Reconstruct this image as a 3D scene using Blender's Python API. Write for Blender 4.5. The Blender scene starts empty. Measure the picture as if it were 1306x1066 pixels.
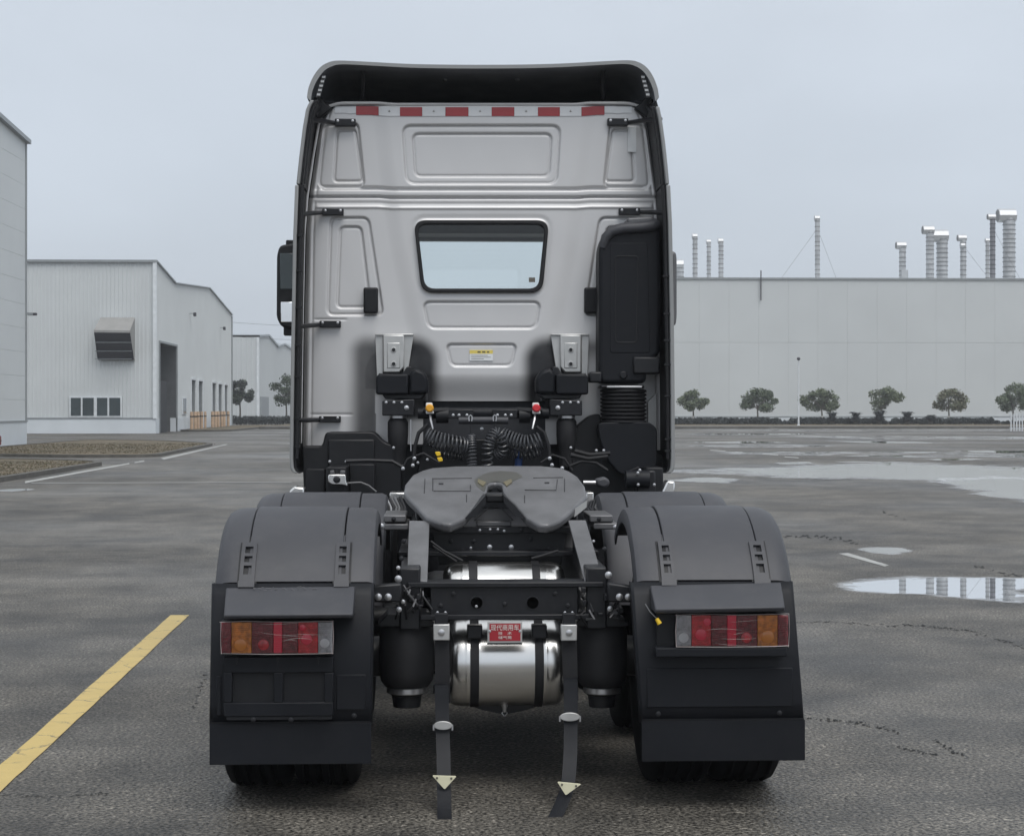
import bpy, bmesh, math, random
import numpy as np
from mathutils import Vector, Matrix

random.seed(7)
rng = np.random.default_rng(11)
SC = bpy.context.scene
COL = SC.collection

# ------------------------------------------------------------------ camera
F, CX, HY, CAMH = 2300.0, 653.0, 520.0, 1.65      # focal length, centre, horizon (photo pixels), lens height
YAW = math.radians(2.29)
SA, CA = math.sin(YAW), math.cos(YAW)
cam_d = bpy.data.cameras.new('camera')
cam = bpy.data.objects.new('camera', cam_d)
COL.objects.link(cam)
cam.location = (0, 0, CAMH)
cam.rotation_euler = (math.radians(90), 0, -YAW)
cam_d.sensor_width = 36
cam_d.lens = 36 * F / 1306
cam_d.shift_y = -13 / 1306
cam_d.clip_start = 0.1
cam_d.clip_end = 5000
SC.camera = cam

# ------------------------------------------------------------------ sky, sun, exposure
SUN_EL, SUN_AZ = math.radians(60), math.radians(156)      # azimuth clockwise from +Y: behind the camera
world = bpy.data.worlds.new('World')
SC.world = world
world.use_nodes = True
wn, wl = world.node_tree.nodes, world.node_tree.links
wn.clear()
w_out = wn.new('ShaderNodeOutputWorld')
w_bg = wn.new('ShaderNodeBackground')
w_bg.inputs['Strength'].default_value = 0.1
w_sky = wn.new('ShaderNodeTexSky')
w_sky.sky_type = 'NISHITA'
w_sky.sun_disc = False
w_sky.sun_elevation = SUN_EL
w_sky.sun_rotation = SUN_AZ
w_sky.air_density = 1.0
w_sky.dust_density = 3.0
w_tc = wn.new('ShaderNodeTexCoord')
w_sep = wn.new('ShaderNodeSeparateXYZ')
wl.new(w_tc.outputs['Generated'], w_sep.inputs[0])
w_rmp = wn.new('ShaderNodeValToRGB')                       # an even overcast deck, a little brighter overhead
w_rmp.color_ramp.elements[0].position = 0.0
w_rmp.color_ramp.elements[0].color = (0.60, 0.665, 0.755, 1)
w_rmp.color_ramp.elements[1].position = 1.0
w_rmp.color_ramp.elements[1].color = (0.93, 0.97, 1.0, 1)
wl.new(w_sep.outputs['Z'], w_rmp.inputs[0])
w_map = wn.new('ShaderNodeMapping')
w_map.inputs['Scale'].default_value = (1.0, 1.0, 2.2)
wl.new(w_tc.outputs['Generated'], w_map.inputs[0])
w_noi = wn.new('ShaderNodeTexNoise')
w_noi.inputs['Scale'].default_value = 2.4
w_noi.inputs['Detail'].default_value = 5
wl.new(w_map.outputs[0], w_noi.inputs['Vector'])
w_mr = wn.new('ShaderNodeMapRange')
w_mr.inputs['From Min'].default_value = 0.3
w_mr.inputs['From Max'].default_value = 0.7
w_mr.inputs['To Min'].default_value = 7.4
w_mr.inputs['To Max'].default_value = 9.0
wl.new(w_noi.outputs['Fac'], w_mr.inputs['Value'])
w_mul = wn.new('ShaderNodeVectorMath')
w_mul.operation = 'SCALE'
wl.new(w_rmp.outputs['Color'], w_mul.inputs[0])
wl.new(w_mr.outputs[0], w_mul.inputs['Scale'])
w_mix = wn.new('ShaderNodeMix')
w_mix.data_type = 'RGBA'
w_mix.inputs[0].default_value = 0.88
wl.new(w_sky.outputs[0], w_mix.inputs[6])
wl.new(w_mul.outputs[0], w_mix.inputs[7])
wl.new(w_mix.outputs[2], w_bg.inputs['Color'])
wl.new(w_bg.outputs[0], w_out.inputs[0])

sun_d = bpy.data.lights.new('sun', 'SUN')
sun_d.energy = 1.5
sun_d.angle = math.radians(40)
sun_d.color = (1.0, 0.985, 0.965)
sun = bpy.data.objects.new('sun', sun_d)
COL.objects.link(sun)
sdir = Vector((math.sin(SUN_AZ) * math.cos(SUN_EL), math.cos(SUN_AZ) * math.cos(SUN_EL), math.sin(SUN_EL)))
sun.rotation_euler = sdir.to_track_quat('Z', 'Y').to_euler()
SC.view_settings.view_transform = 'Standard'
SC.view_settings.look = 'None'
SC.view_settings.exposure = 0.33
SC.view_settings.gamma = 1.0
SC.render.engine = 'CYCLES'
SC.cycles.max_bounces = 8

# ------------------------------------------------------------------ measuring helpers (photo pixel + known place -> world point)
def at(px, py, Y):
    u = (px - CX) / F
    X = Y * (SA + u * CA) / (CA - u * SA)
    d = X * SA + Y * CA
    return X, Y, CAMH + (HY - py) / F * d
def on_x(px, py, X):
    u = (px - CX) / F
    Y = X * (CA - u * SA) / (SA + u * CA)
    d = X * SA + Y * CA
    return X, Y, CAMH + (HY - py) / F * d
def ground(px, py, z=0.0):
    d = F * (CAMH - z) / (py - HY)
    s = (px - CX) / F * d
    return CA * s + SA * d, -SA * s + CA * d, z

# ------------------------------------------------------------------ materials
MATS = {}
def nd(t, typ, **kw):
    n = t.nodes.new(typ)
    for k, v in kw.items():
        if k in n.inputs.keys():
            n.inputs[k].default_value = v
        else:
            setattr(n, k, v)
    return n
def mat(name, col, rough=0.5, metal=0.0, var=0.12, vscale=3.0, bump=0.0, bscale=60.0, rvar=0.1, coat=0.0, spec=0.5, dust=0.0):
    if name in MATS:
        return MATS[name]
    m = bpy.data.materials.new(name)
    m.use_nodes = True
    t = m.node_tree
    b = t.nodes['Principled BSDF']
    b.inputs['Metallic'].default_value = metal
    b.inputs['Specular IOR Level'].default_value = spec
    b.inputs['Coat Weight'].default_value = coat
    b.inputs['Coat Roughness'].default_value = 0.12
    tc = nd(t, 'ShaderNodeTexCoord')
    n1 = nd(t, 'ShaderNodeTexNoise', Scale=vscale, Detail=6.0, Roughness=0.6)
    t.links.new(tc.outputs['Object'], n1.inputs['Vector'])
    mr = nd(t, 'ShaderNodeMapRange')
    mr.inputs['From Min'].default_value = 0.28
    mr.inputs['From Max'].default_value = 0.72
    t.links.new(n1.outputs['Fac'], mr.inputs['Value'])
    mx = nd(t, 'ShaderNodeMix', data_type='RGBA')
    mx.inputs[6].default_value = tuple(c * (1 - var) for c in col) + (1,)
    mx.inputs[7].default_value = tuple(min(1, c * (1 + var)) for c in col) + (1,)
    t.links.new(mr.outputs[0], mx.inputs[0])
    outc = mx.outputs[2]
    if dust > 0:
        n3 = nd(t, 'ShaderNodeTexNoise', Scale=vscale * 2.7, Detail=8.0, Roughness=0.7)
        t.links.new(tc.outputs['Object'], n3.inputs['Vector'])
        m3 = nd(t, 'ShaderNodeMapRange')
        m3.inputs['From Min'].default_value = 0.48
        m3.inputs['From Max'].default_value = 0.8
        m3.inputs['To Max'].default_value = dust
        t.links.new(n3.outputs['Fac'], m3.inputs['Value'])
        md = nd(t, 'ShaderNodeMix', data_type='RGBA')
        md.inputs[7].default_value = (0.2, 0.19, 0.175, 1)
        t.links.new(m3.outputs[0], md.inputs[0])
        t.links.new(outc, md.inputs[6])
        outc = md.outputs[2]
    t.links.new(outc, b.inputs['Base Color'])
    r = nd(t, 'ShaderNodeMapRange')
    r.inputs['To Min'].default_value = max(0.02, rough - rvar)
    r.inputs['To Max'].default_value = min(1, rough + rvar)
    t.links.new(n1.outputs['Fac'], r.inputs['Value'])
    t.links.new(r.outputs[0], b.inputs['Roughness'])
    if bump > 0:
        n2 = nd(t, 'ShaderNodeTexNoise', Scale=bscale, Detail=4.0)
        t.links.new(tc.outputs['Object'], n2.inputs['Vector'])
        bp = nd(t, 'ShaderNodeBump', Strength=1.0, Distance=bump)
        t.links.new(n2.outputs['Fac'], bp.inputs['Height'])
        t.links.new(bp.outputs[0], b.inputs['Normal'])
    MATS[name] = m
    return m

PAINT = (0.60, 0.595, 0.595)
mat('cab_paint', PAINT, 0.38, 0.22, 0.025, 2.0, rvar=0.05, coat=0.12)
mat('fairing_paint', (0.26, 0.265, 0.265), 0.4, 0.1, 0.05, 3, coat=0.1)
mat('plastic_dark', (0.040, 0.041, 0.048), 0.5, 0, 0.12, 2.5, bump=0.0006, bscale=500, dust=0.11)
mat('plastic_panel', (0.0075, 0.0085, 0.0115), 0.5, 0, 0.2, 2.5, bump=0.0006, bscale=500, dust=0.02, spec=0.25)
mat('plastic_black', (0.008, 0.0085, 0.0105), 0.5, 0, 0.2, 4, dust=0.03, spec=0.35)
mat('chassis_black', (0.0085, 0.009, 0.0115), 0.42, 0, 0.3, 8, dust=0.04, spec=0.4)
mat('rubber', (0.011, 0.011, 0.013), 0.65, 0, 0.25, 6, dust=0.04, spec=0.4)
mat('tyre_rubber', (0.005, 0.005, 0.006), 0.8, 0, 0.25, 6, spec=0.15)
mat('liner', (0.026, 0.028, 0.034), 0.7, 0, 0.3, 9, dust=0.08)
mat('steel_grey', (0.13, 0.13, 0.135), 0.42, 0.35, 0.12, 6, dust=0.2, bump=0.0005, bscale=120)
mat('plate_grey', (0.135, 0.135, 0.14), 0.40, 0.3, 0.28, 7, bump=0.0004, bscale=200)
mat('zinc', (0.55, 0.55, 0.56), 0.32, 0.9, 0.1, 30)
mat('bracket_metal', (0.50, 0.50, 0.49), 0.35, 0.5, 0.08, 12)
mat('aluminium', (0.78, 0.77, 0.75), 0.24, 1.0, 0.04, 3, rvar=0.05)
mat('brass', (0.30, 0.26, 0.16), 0.35, 0.8)
mat('yellow_plastic', (0.72, 0.47, 0.02), 0.4)
mat('orange_cap', (0.75, 0.36, 0.03), 0.4)
mat('red_cap', (0.6, 0.03, 0.04), 0.4)
mat('white_plastic', (0.75, 0.75, 0.73), 0.45)
mat('cream_plate', (0.70, 0.67, 0.48), 0.5)
mat('blue_hose', (0.02, 0.06, 0.2), 0.4)
mat('reflector_red', (0.33, 0.025, 0.03), 0.35, coat=0.3)
mat('reflector_white', (0.68, 0.69, 0.70), 0.35, coat=0.3)
mat('label_yellow', (0.75, 0.6, 0.14), 0.5)
mat('label_white', (0.75, 0.77, 0.78), 0.5)
mat('print_dark', (0.12, 0.11, 0.09), 0.6)
mat('plate_red', (0.33, 0.02, 0.03), 0.4)
mat('plate_text', (0.72, 0.66, 0.62), 0.4)
mat('lamp_red', (0.62, 0.016, 0.028), 0.2, coat=0.5, var=0.45, vscale=40)
mat('lamp_dark_red', (0.20, 0.012, 0.022), 0.18, coat=0.6, var=0.5, vscale=50)
mat('lamp_bright_red', (0.95, 0.03, 0.085), 0.25, coat=0.5)
mat('lamp_amber', (0.68, 0.22, 0.014), 0.2, coat=0.6, var=0.45, vscale=45)
mat('lamp_amber_bulb', (0.85, 0.30, 0.03), 0.2, coat=0.6)
mat('lamp_clear', (0.42, 0.43, 0.45), 0.15, 0.2, coat=0.6, var=0.35, vscale=40)
mat('film', (0.45, 0.38, 0.37), 0.2, coat=0.3)
mat('hole_black', (0.002, 0.002, 0.002), 0.9, spec=0.0)
mat('chrome', (0.8, 0.8, 0.8), 0.08, 1.0)

def glass(name, tint, gloss=0.06, rough=0.02):
    m = bpy.data.materials.new(name); m.use_nodes = True
    t = m.node_tree; t.nodes.clear()
    o = nd(t, 'ShaderNodeOutputMaterial'); mx = nd(t, 'ShaderNodeMixShader')
    tr = nd(t, 'ShaderNodeBsdfTransparent'); tr.inputs[0].default_value = tint + (1,)
    gl = nd(t, 'ShaderNodeBsdfGlossy'); gl.inputs['Roughness'].default_value = rough
    fr = nd(t, 'ShaderNodeFresnel'); fr.inputs[0].default_value = 1.45
    t.links.new(fr.outputs[0], mx.inputs[0]); t.links.new(tr.outputs[0], mx.inputs[1])
    t.links.new(gl.outputs[0], mx.inputs[2]); t.links.new(mx.outputs[0], o.inputs[0])
    MATS[name] = m
glass('cab_glass', (0.965, 0.985, 0.985))
glass('lens_glass', (0.96, 0.95, 0.95))

# ------------------------------------------------------------------ mesh helpers
WOFF = {}
def link(name, me, parent=None, loc=(0, 0, 0)):
    o = bpy.data.objects.new(name, me)
    COL.objects.link(o)
    o.location = loc
    off = Vector((0, 0, 0))
    if parent is not None:
        o.parent = parent
        o.matrix_parent_inverse = Matrix.Translation(-WOFF[parent.name])
    WOFF[o.name] = Vector(loc)
    return o
def thing(name, loc, label, cat, group=None):
    o = link(name, None, None, loc)
    o.empty_display_size = 0.2
    return tag(o, label, cat, group)
def tag(o, label=None, cat=None, group=None, kind=None):
    if label: o['label'] = label
    if cat: o['category'] = cat
    if group: o['group'] = group
    if kind: o['kind'] = kind
    return o

class MB:
    def __init__(s):
        s.v, s.f, s.mi = [], [], []
    def add(s, vs, fs, mi=0):
        n = len(s.v)
        s.v += [tuple(v) for v in vs]
        s.f += [tuple(i + n for i in f) for f in fs]
        s.mi += [mi] * len(fs)
        return s
    def box(s, x0, x1, y0, y1, z0, z1, mi=0):
        if x0 > x1: x0, x1 = x1, x0
        if y0 > y1: y0, y1 = y1, y0
        if z0 > z1: z0, z1 = z1, z0
        return s.add([(x0, y0, z0), (x1, y0, z0), (x1, y1, z0), (x0, y1, z0), (x0, y0, z1), (x1, y0, z1), (x1, y1, z1), (x0, y1, z1)],
                     [(3, 2, 1, 0), (4, 5, 6, 7), (0, 1, 5, 4), (1, 2, 6, 5), (2, 3, 7, 6), (3, 0, 4, 7)], mi)
    def pbox(s, x0, y0, x1, y1, Y0, Y1, mi=0):            # a box whose rear face fills that photo rectangle at depth Y0
        a = at(x0, y0, Y0); b = at(x1, y1, Y0)
        return s.box(a[0], b[0], Y0, Y1, b[2], a[2], mi)
    def prism(s, pts, Y0, Y1, mi=0):                      # pts: (x,z) outline extruded along Y
        n = len(pts)
        area = sum(pts[i][0] * pts[(i + 1) % n][1] - pts[(i + 1) % n][0] * pts[i][1] for i in range(n))
        if area < 0: pts = pts[::-1]
        vs = [(x, Y0, z) for x, z in pts] + [(x, Y1, z) for x, z in pts]
        fs = [tuple(range(n)), tuple(range(2 * n - 1, n - 1, -1))]
        fs += [((i + 1) % n, i, i + n, (i + 1) % n + n) for i in range(n)]
        return s.add(vs, fs, mi)
    def pprism(s, pts, Y0, Y1, mi=0):
        q = [at(x, y, Y0) for x, y in pts]
        return s.prism([(a[0], a[2]) for a in q], Y0, Y1, mi)
    def extr(s, poly, vec, mi=0):                          # any planar polygon extruded by a vector
        n = len(poly)
        vs = [tuple(p) for p in poly] + [tuple(Vector(p) + Vector(vec)) for p in poly]
        fs = [tuple(range(n)), tuple(range(2 * n - 1, n - 1, -1))]
        fs += [((i + 1) % n, i, i + n, (i + 1) % n + n) for i in range(n)]
        return s.add(vs, fs, mi)
    def tube(s, pts, r, n=8, cap=True, mi=0):
        P = [Vector(p) for p in pts]
        m = len(P)
        R = r if isinstance(r, (list, tuple)) else [r] * m
        up = None; rings = []
        for i in range(m):
            d = (P[min(i + 1, m - 1)] - P[max(i - 1, 0)])
            if d.length < 1e-9: d = Vector((0, 0, 1))
            d.normalize()
            if up is None:
                up = Vector((0, 0, 1)) if abs(d.z) < 0.9 else Vector((1, 0, 0))
            a = d.cross(up)
            if a.length < 1e-6: a = d.orthogonal()
            a.normalize(); b = a.cross(d).normalized(); up = b
            rings.append([P[i] + (a * math.cos(2 * math.pi * k / n) + b * math.sin(2 * math.pi * k / n)) * R[i] for k in range(n)])
        vs = [p for rg in rings for p in rg]
        fs = []
        for i in range(m - 1):
            for k in range(n):
                k2 = (k + 1) % n
                fs.append((i * n + k2, i * n + k, (i + 1) * n + k, (i + 1) * n + k2))
        if cap:
            fs.append(tuple(range(n))); fs.append(tuple((m - 1) * n + k for k in range(n - 1, -1, -1)))
        return s.add(vs, fs, mi)
    def lathe(s, prof, c, axis='z', n=24, mi=0):           # prof: (radius, along)
        vs, fs = [], []
        for r, h in prof:
            for k in range(n):
                a = 2 * math.pi * k / n
                p, q = r * math.cos(a), r * math.sin(a)
                if axis == 'z': vs.append((c[0] + p, c[1] + q, c[2] + h))
                elif axis == 'x': vs.append((c[0] + h, c[1] + p, c[2] + q))
                else: vs.append((c[0] + q, c[1] + h, c[2] + p))
        m = len(prof)
        for i in range(m - 1):
            for k in range(n):
                k2 = (k + 1) % n
                fs.append((i * n + k, i * n + k2, (i + 1) * n + k2, (i + 1) * n + k))
        fs.append(tuple(range(n - 1, -1, -1))); fs.append(tuple((m - 1) * n + k for k in range(n)))
        return s.add(vs, fs, mi)
    def mesh(s, name, mats, smooth=True, angle=35):
        me = bpy.data.meshes.new(name)
        me.from_pydata(s.v, [], s.f)
        for m in (mats if isinstance(mats, (list, tuple)) else [mats]):
            me.materials.append(MATS[m])
        if len(set(s.mi)) > 1:
            me.polygons.foreach_set('material_index', s.mi)
        if smooth:
            me.polygons.foreach_set('use_smooth', [True] * len(me.polygons))
            me.set_sharp_from_angle(angle=math.radians(angle))
        me.update()
        return me
    def build(s, name, mats, parent=None, bevel=0.0, seg=2, smooth=True, angle=35):
        me = s.mesh(name, mats, smooth, angle)
        o = link(name, me, parent)
        if bevel > 0:
            bm = o.modifiers.new('bevel', 'BEVEL')
            bm.width = bevel; bm.segments = seg; bm.limit_method = 'ANGLE'; bm.angle_limit = math.radians(35)
        return o

def rounded(pts, r, n=5):
    """a polygon with its corners rounded"""
    out = []
    m = len(pts)
    for i in range(m):
        p0, p1, p2 = Vector(pts[i - 1]), Vector(pts[i]), Vector(pts[(i + 1) % m])
        a, b = (p0 - p1), (p2 - p1)
        rr = min(r, a.length * 0.45, b.length * 0.45)
        A, B = p1 + a.normalized() * rr, p1 + b.normalized() * rr
        for k in range(n + 1):
            t = k / n
            out.append(tuple((1 - t) ** 2 * A + 2 * t * (1 - t) * p1 + t * t * B))
    return out
def ring_mesh(mb, outer, inner, Y0, Y1):
    """a frame between two outlines of equal length ((x,z)), with depth"""
    n = len(outer)
    vs = [(x, Y0, z) for x, z in outer] + [(x, Y0, z) for x, z in inner] + [(x, Y1, z) for x, z in outer] + [(x, Y1, z) for x, z in inner]
    fs = []
    for i in range(n):
        j = (i + 1) % n
        fs += [(i, j, n + j, n + i), (2 * n + j, 2 * n + i, 3 * n + i, 3 * n + j), (j, i, 2 * n + i, 2 * n + j), (n + i, n + j, 3 * n + j, 3 * n + i)]
    mb.add(vs, fs)
    return mb
def interp(tab, y):
    ys = [t[0] for t in tab]; xs = [t[1] for t in tab]
    return np.interp(y, ys, xs)
def smooth01(t):
    t = np.clip(t, 0, 1)
    return t * t * (3 - 2 * t)
def poly_sd(pts, X, Y):
    """signed distance (negative inside) of arrays X,Y to a polygon"""
    d = np.full(X.shape, 1e9); inside = np.zeros(X.shape, bool)
    n = len(pts)
    for i in range(n):
        ax, ay = pts[i]; bx, by = pts[(i + 1) % n]
        ex, ey = bx - ax, by - ay
        t = np.clip(((X - ax) * ex + (Y - ay) * ey) / (ex * ex + ey * ey), 0, 1)
        d = np.minimum(d, np.hypot(X - ax - t * ex, Y - ay - t * ey))
        c = ((ay > Y) != (by > Y)) & (X < (bx - ax) * (Y - ay) / (by - ay + 1e-12) + ax)
        inside ^= c
    return np.where(inside, -d, d)

# ================================================================== THE SETTING
mat('siding', (0.58, 0.605, 0.61), 0.5, 0.0, 0.04, 0.4)
mat('siding_far', (0.54, 0.565, 0.57), 0.55, 0.0, 0.05, 0.12)
mat('siding_near', (0.60, 0.63, 0.64), 0.55, 0.0, 0.05, 0.3)
mat('plinth_white', (0.62, 0.66, 0.69), 0.6, 0, 0.06, 0.6)
mat('trim_grey', (0.26, 0.28, 0.29), 0.5)
mat('trim_white', (0.68, 0.71, 0.73), 0.5)
mat('roof_sheet', (0.30, 0.33, 0.35), 0.5)
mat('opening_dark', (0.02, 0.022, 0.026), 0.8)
mat('inner_wall', (0.20, 0.21, 0.22), 0.7)
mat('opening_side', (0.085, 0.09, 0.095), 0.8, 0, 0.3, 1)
mat('window_pane', (0.05, 0.065, 0.07), 0.08, 0, 0.2, 0.8)
mat('vent_metal', (0.42, 0.41, 0.39), 0.45, 0.3)
mat('vent_dark', (0.035, 0.035, 0.045), 0.6)
mat('orange_post', (0.46, 0.32, 0.21), 0.6, 0, 0.2, 4)
mat('black_band', (0.03, 0.03, 0.03), 0.6)
mat('kerb_stone', (0.085, 0.08, 0.07), 0.8, 0, 0.35, 3, bump=0.01, bscale=8)
mat('sidewalk', (0.12, 0.115, 0.105), 0.7, 0, 0.3, 1.2)
mat('duct_metal', (0.46, 0.47, 0.48), 0.45, 0.3, 0.22, 1.1)
mat('duct_dark', (0.20, 0.20, 0.215), 0.5, 0.3, 0.22, 1.1)
mat('duct_cap', (0.50, 0.51, 0.52), 0.4, 0.4, 0.1, 1.5)
mat('duct_mouth', (0.16, 0.165, 0.17), 0.6)
mat('trunk', (0.13, 0.12, 0.10), 0.85, 0, 0.25, 6)
mat('lime_wash', (0.55, 0.55, 0.53), 0.8)
mat('leaf_a', (0.085, 0.115, 0.065), 0.6, 0, 0.45, 2.2)
mat('leaf_b', (0.12, 0.145, 0.080), 0.6, 0, 0.40, 2.2)
mat('leaf_c', (0.14, 0.135, 0.080), 0.6, 0, 0.40, 2.2)
mat('leaf_dark', (0.022, 0.030, 0.028), 0.6, 0, 0.4, 2.5)
mat('galv', (0.45, 0.47, 0.48), 0.4, 0.5)
mat('white_pipe', (0.6, 0.62, 0.64), 0.5)
mat('red_paint', (0.16, 0.035, 0.03), 0.5)

# ---- asphalt
def asphalt(name, wet):
    m = bpy.data.materials.new(name); m.use_nodes = True
    t = m.node_tree; L = t.links.new
    b = t.nodes['Principled BSDF']
    g = nd(t, 'ShaderNodeNewGeometry')
    big = nd(t, 'ShaderNodeTexNoise', Scale=0.16, Detail=6.0, Roughness=0.62); L(g.outputs['Position'], big.inputs['Vector'])
    mid = nd(t, 'ShaderNodeTexNoise', Scale=1.3, Detail=7.0, Roughness=0.65); L(g.outputs['Position'], mid.inputs['Vector'])
    fine = nd(t, 'ShaderNodeTexNoise', Scale=58.0, Detail=2.5, Roughness=0.65); L(g.outputs['Position'], fine.inputs['Vector'])
    vor = nd(t, 'ShaderNodeTexVoronoi', Scale=55.0); L(g.outputs['Position'], vor.inputs['Vector'])
    r1 = nd(t, 'ShaderNodeValToRGB')
    r1.color_ramp.elements[0].position = 0.40; r1.color_ramp.elements[0].color = (0.035, 0.0325, 0.0285, 1)
    r1.color_ramp.elements[1].position = 0.60; r1.color_ramp.elements[1].color = (0.115, 0.105, 0.089, 1)
    av = nd(t, 'ShaderNodeMath', operation='MULTIPLY_ADD'); av.inputs[1].default_value = 0.5
    h2 = nd(t, 'ShaderNodeMath', operation='MULTIPLY'); h2.inputs[1].default_value = 0.5
    L(big.outputs['Fac'], h2.inputs[0]); L(mid.outputs['Fac'], av.inputs[0]); L(h2.outputs[0], av.inputs[2])
    L(av.outputs[0], r1.inputs[0])
    # stones of the aggregate: a light and dark speckle
    sp = nd(t, 'ShaderNodeMapRange'); sp.inputs['From Min'].default_value = 0.38; sp.inputs['From Max'].default_value = 0.62
    sp.inputs['To Min'].default_value = 0.05; sp.inputs['To Max'].default_value = 2.1
    L(fine.outputs['Fac'], sp.inputs['Value'])
    vs = nd(t, 'ShaderNodeSeparateColor'); L(vor.outputs['Color'], vs.inputs[0])
    vr = nd(t, 'ShaderNodeMapRange'); vr.inputs['From Min'].default_value = 0.86; vr.inputs['From Max'].default_value = 1.0
    vr.inputs['To Min'].default_value = 1.0; vr.inputs['To Max'].default_value = 2.0
    L(vs.outputs[0], vr.inputs['Value'])
    mm = nd(t, 'ShaderNodeMath', operation='MULTIPLY'); L(sp.outputs[0], mm.inputs[0]); L(vr.outputs[0], mm.inputs[1])
    sc = nd(t, 'ShaderNodeVectorMath', operation='SCALE'); L(r1.outputs[0], sc.inputs[0]); L(mm.outputs[0], sc.inputs['Scale'])
    L(sc.outputs[0], b.inputs['Base Color'])
    # damp streaks are smoother
    dn = nd(t, 'ShaderNodeTexNoise', Scale=0.11, Detail=7.0, Roughness=0.6); L(g.outputs['Position'], dn.inputs['Vector'])
    rr = nd(t, 'ShaderNodeMapRange'); rr.inputs['From Min'].default_value = 0.40; rr.inputs['From Max'].default_value = 0.68
    rr.inputs['To Min'].default_value = 0.62 if not wet else 0.20; rr.inputs['To Max'].default_value = 0.32 if not wet else 0.10
    L(dn.outputs['Fac'], rr.inputs['Value']); L(rr.outputs[0], b.inputs['Roughness'])
    bp = nd(t, 'ShaderNodeBump', Strength=1.0 if not wet else 0.25, Distance=0.008)
    ad = nd(t, 'ShaderNodeMath', operation='SUBTRACT'); L(fine.outputs['Fac'], ad.inputs[0]); L(vor.outputs['Distance'], ad.inputs[1])
    L(ad.outputs[0], bp.inputs['Height']); L(bp.outputs[0], b.inputs['Normal'])
    b.inputs['Specular IOR Level'].default_value = 0.42
    MATS[name] = m
asphalt('asphalt', False)
asphalt('asphalt_wet', True)

def simple(name, col, rough, spec=0.5, ior=1.33, bump=0.0, bscale=1.0):
    m = bpy.data.materials.new(name); m.use_nodes = True
    t = m.node_tree; b = t.nodes['Principled BSDF']
    b.inputs['Base Color'].default_value = col + (1,); b.inputs['Roughness'].default_value = rough
    b.inputs['IOR'].default_value = ior
    if bump:
        g = nd(t, 'ShaderNodeNewGeometry'); n = nd(t, 'ShaderNodeTexNoise', Scale=bscale, Detail=3.0)
        t.links.new(g.outputs['Position'], n.inputs['Vector'])
        bp = nd(t, 'ShaderNodeBump', Strength=0.4, Distance=bump); t.links.new(n.outputs['Fac'], bp.inputs['Height'])
        t.links.new(bp.outputs[0], b.inputs['Normal'])
    MATS[name] = m
simple('puddle_water', (0.05, 0.05, 0.05), 0.015, bump=0.0006, bscale=0.8)

def paint_mat(name, col, wear):
    m = bpy.data.materials.new(name); m.use_nodes = True
    t = m.node_tree; L = t.links.new; b = t.nodes['Principled BSDF']
    g = nd(t, 'ShaderNodeNewGeometry')
    n = nd(t, 'ShaderNodeTexNoise', Scale=3.0, Detail=8.0, Roughness=0.7); L(g.outputs['Position'], n.inputs['Vector'])
    fine = nd(t, 'ShaderNodeTexNoise', Scale=70.0, Detail=3.0, Roughness=0.75); L(g.outputs['Position'], fine.inputs['Vector'])
    wob = nd(t, 'ShaderNodeVectorMath', operation='SCALE'); wob.inputs['Scale'].default_value = 0.35
    L(n.outputs['Color'], wob.inputs[0])
    ad = nd(t, 'ShaderNodeVectorMath', operation='ADD'); L(g.outputs['Position'], ad.inputs[0]); L(wob.outputs[0], ad.inputs[1])
    v = nd(t, 'ShaderNodeTexVoronoi', feature='DISTANCE_TO_EDGE', Scale=2.6); L(ad.outputs[0], v.inputs['Vector'])
    cr = nd(t, 'ShaderNodeMapRange'); cr.inputs['From Min'].default_value = 0.006; cr.inputs['From Max'].default_value = 0.024
    cr.inputs['To Min'].default_value = 0.9; cr.inputs['To Max'].default_value = 0.0
    L(v.outputs['Distance'], cr.inputs['Value'])
    gate = nd(t, 'ShaderNodeMapRange'); gate.inputs['From Min'].default_value = 0.42; gate.inputs['From Max'].default_value = 0.54
    L(n.outputs['Fac'], gate.inputs['Value'])
    cg = nd(t, 'ShaderNodeMath', operation='MULTIPLY'); L(cr.outputs[0], cg.inputs[0]); L(gate.outputs[0], cg.inputs[1])
    wr = nd(t, 'ShaderNodeMapRange'); wr.inputs['From Min'].default_value = 0.62 - wear; wr.inputs['From Max'].default_value = 0.80 - wear
    wr.inputs['To Max'].default_value = 0.85
    mixn = nd(t, 'ShaderNodeMath', operation='MULTIPLY_ADD'); mixn.inputs[1].default_value = 0.45
    hb = nd(t, 'ShaderNodeMath', operation='MULTIPLY'); hb.inputs[1].default_value = 0.55
    L(n.outputs['Fac'], hb.inputs[0]); L(fine.outputs['Fac'], mixn.inputs[0]); L(hb.outputs[0], mixn.inputs[2])
    L(mixn.outputs[0], wr.inputs['Value'])
    mxv = nd(t, 'ShaderNodeMath', operation='MAXIMUM'); L(cg.outputs[0], mxv.inputs[0]); L(wr.outputs[0], mxv.inputs[1])
    tint = nd(t, 'ShaderNodeMix', data_type='RGBA'); L(n.outputs['Fac'], tint.inputs[0])
    tint.inputs[6].default_value = tuple(c * 0.75 for c in col) + (1,); tint.inputs[7].default_value = tuple(min(1, c * 1.2) for c in col) + (1,)
    mx = nd(t, 'ShaderNodeMix', data_type='RGBA'); L(mxv.outputs[0], mx.inputs[0]); L(tint.outputs[2], mx.inputs[6])
    mx.inputs[7].default_value = (0.06, 0.058, 0.055, 1)
    L(mx.outputs[2], b.inputs['Base Color']); b.inputs['Roughness'].default_value = 0.5
    bp = nd(t, 'ShaderNodeBump', Strength=0.6, Distance=0.004); L(fine.outputs['Fac'], bp.inputs['Height']); L(bp.outputs[0], b.inputs['Normal'])
    MATS[name] = m
paint_mat('yellow_paint', (0.56, 0.41, 0.13), 0.055)
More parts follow.
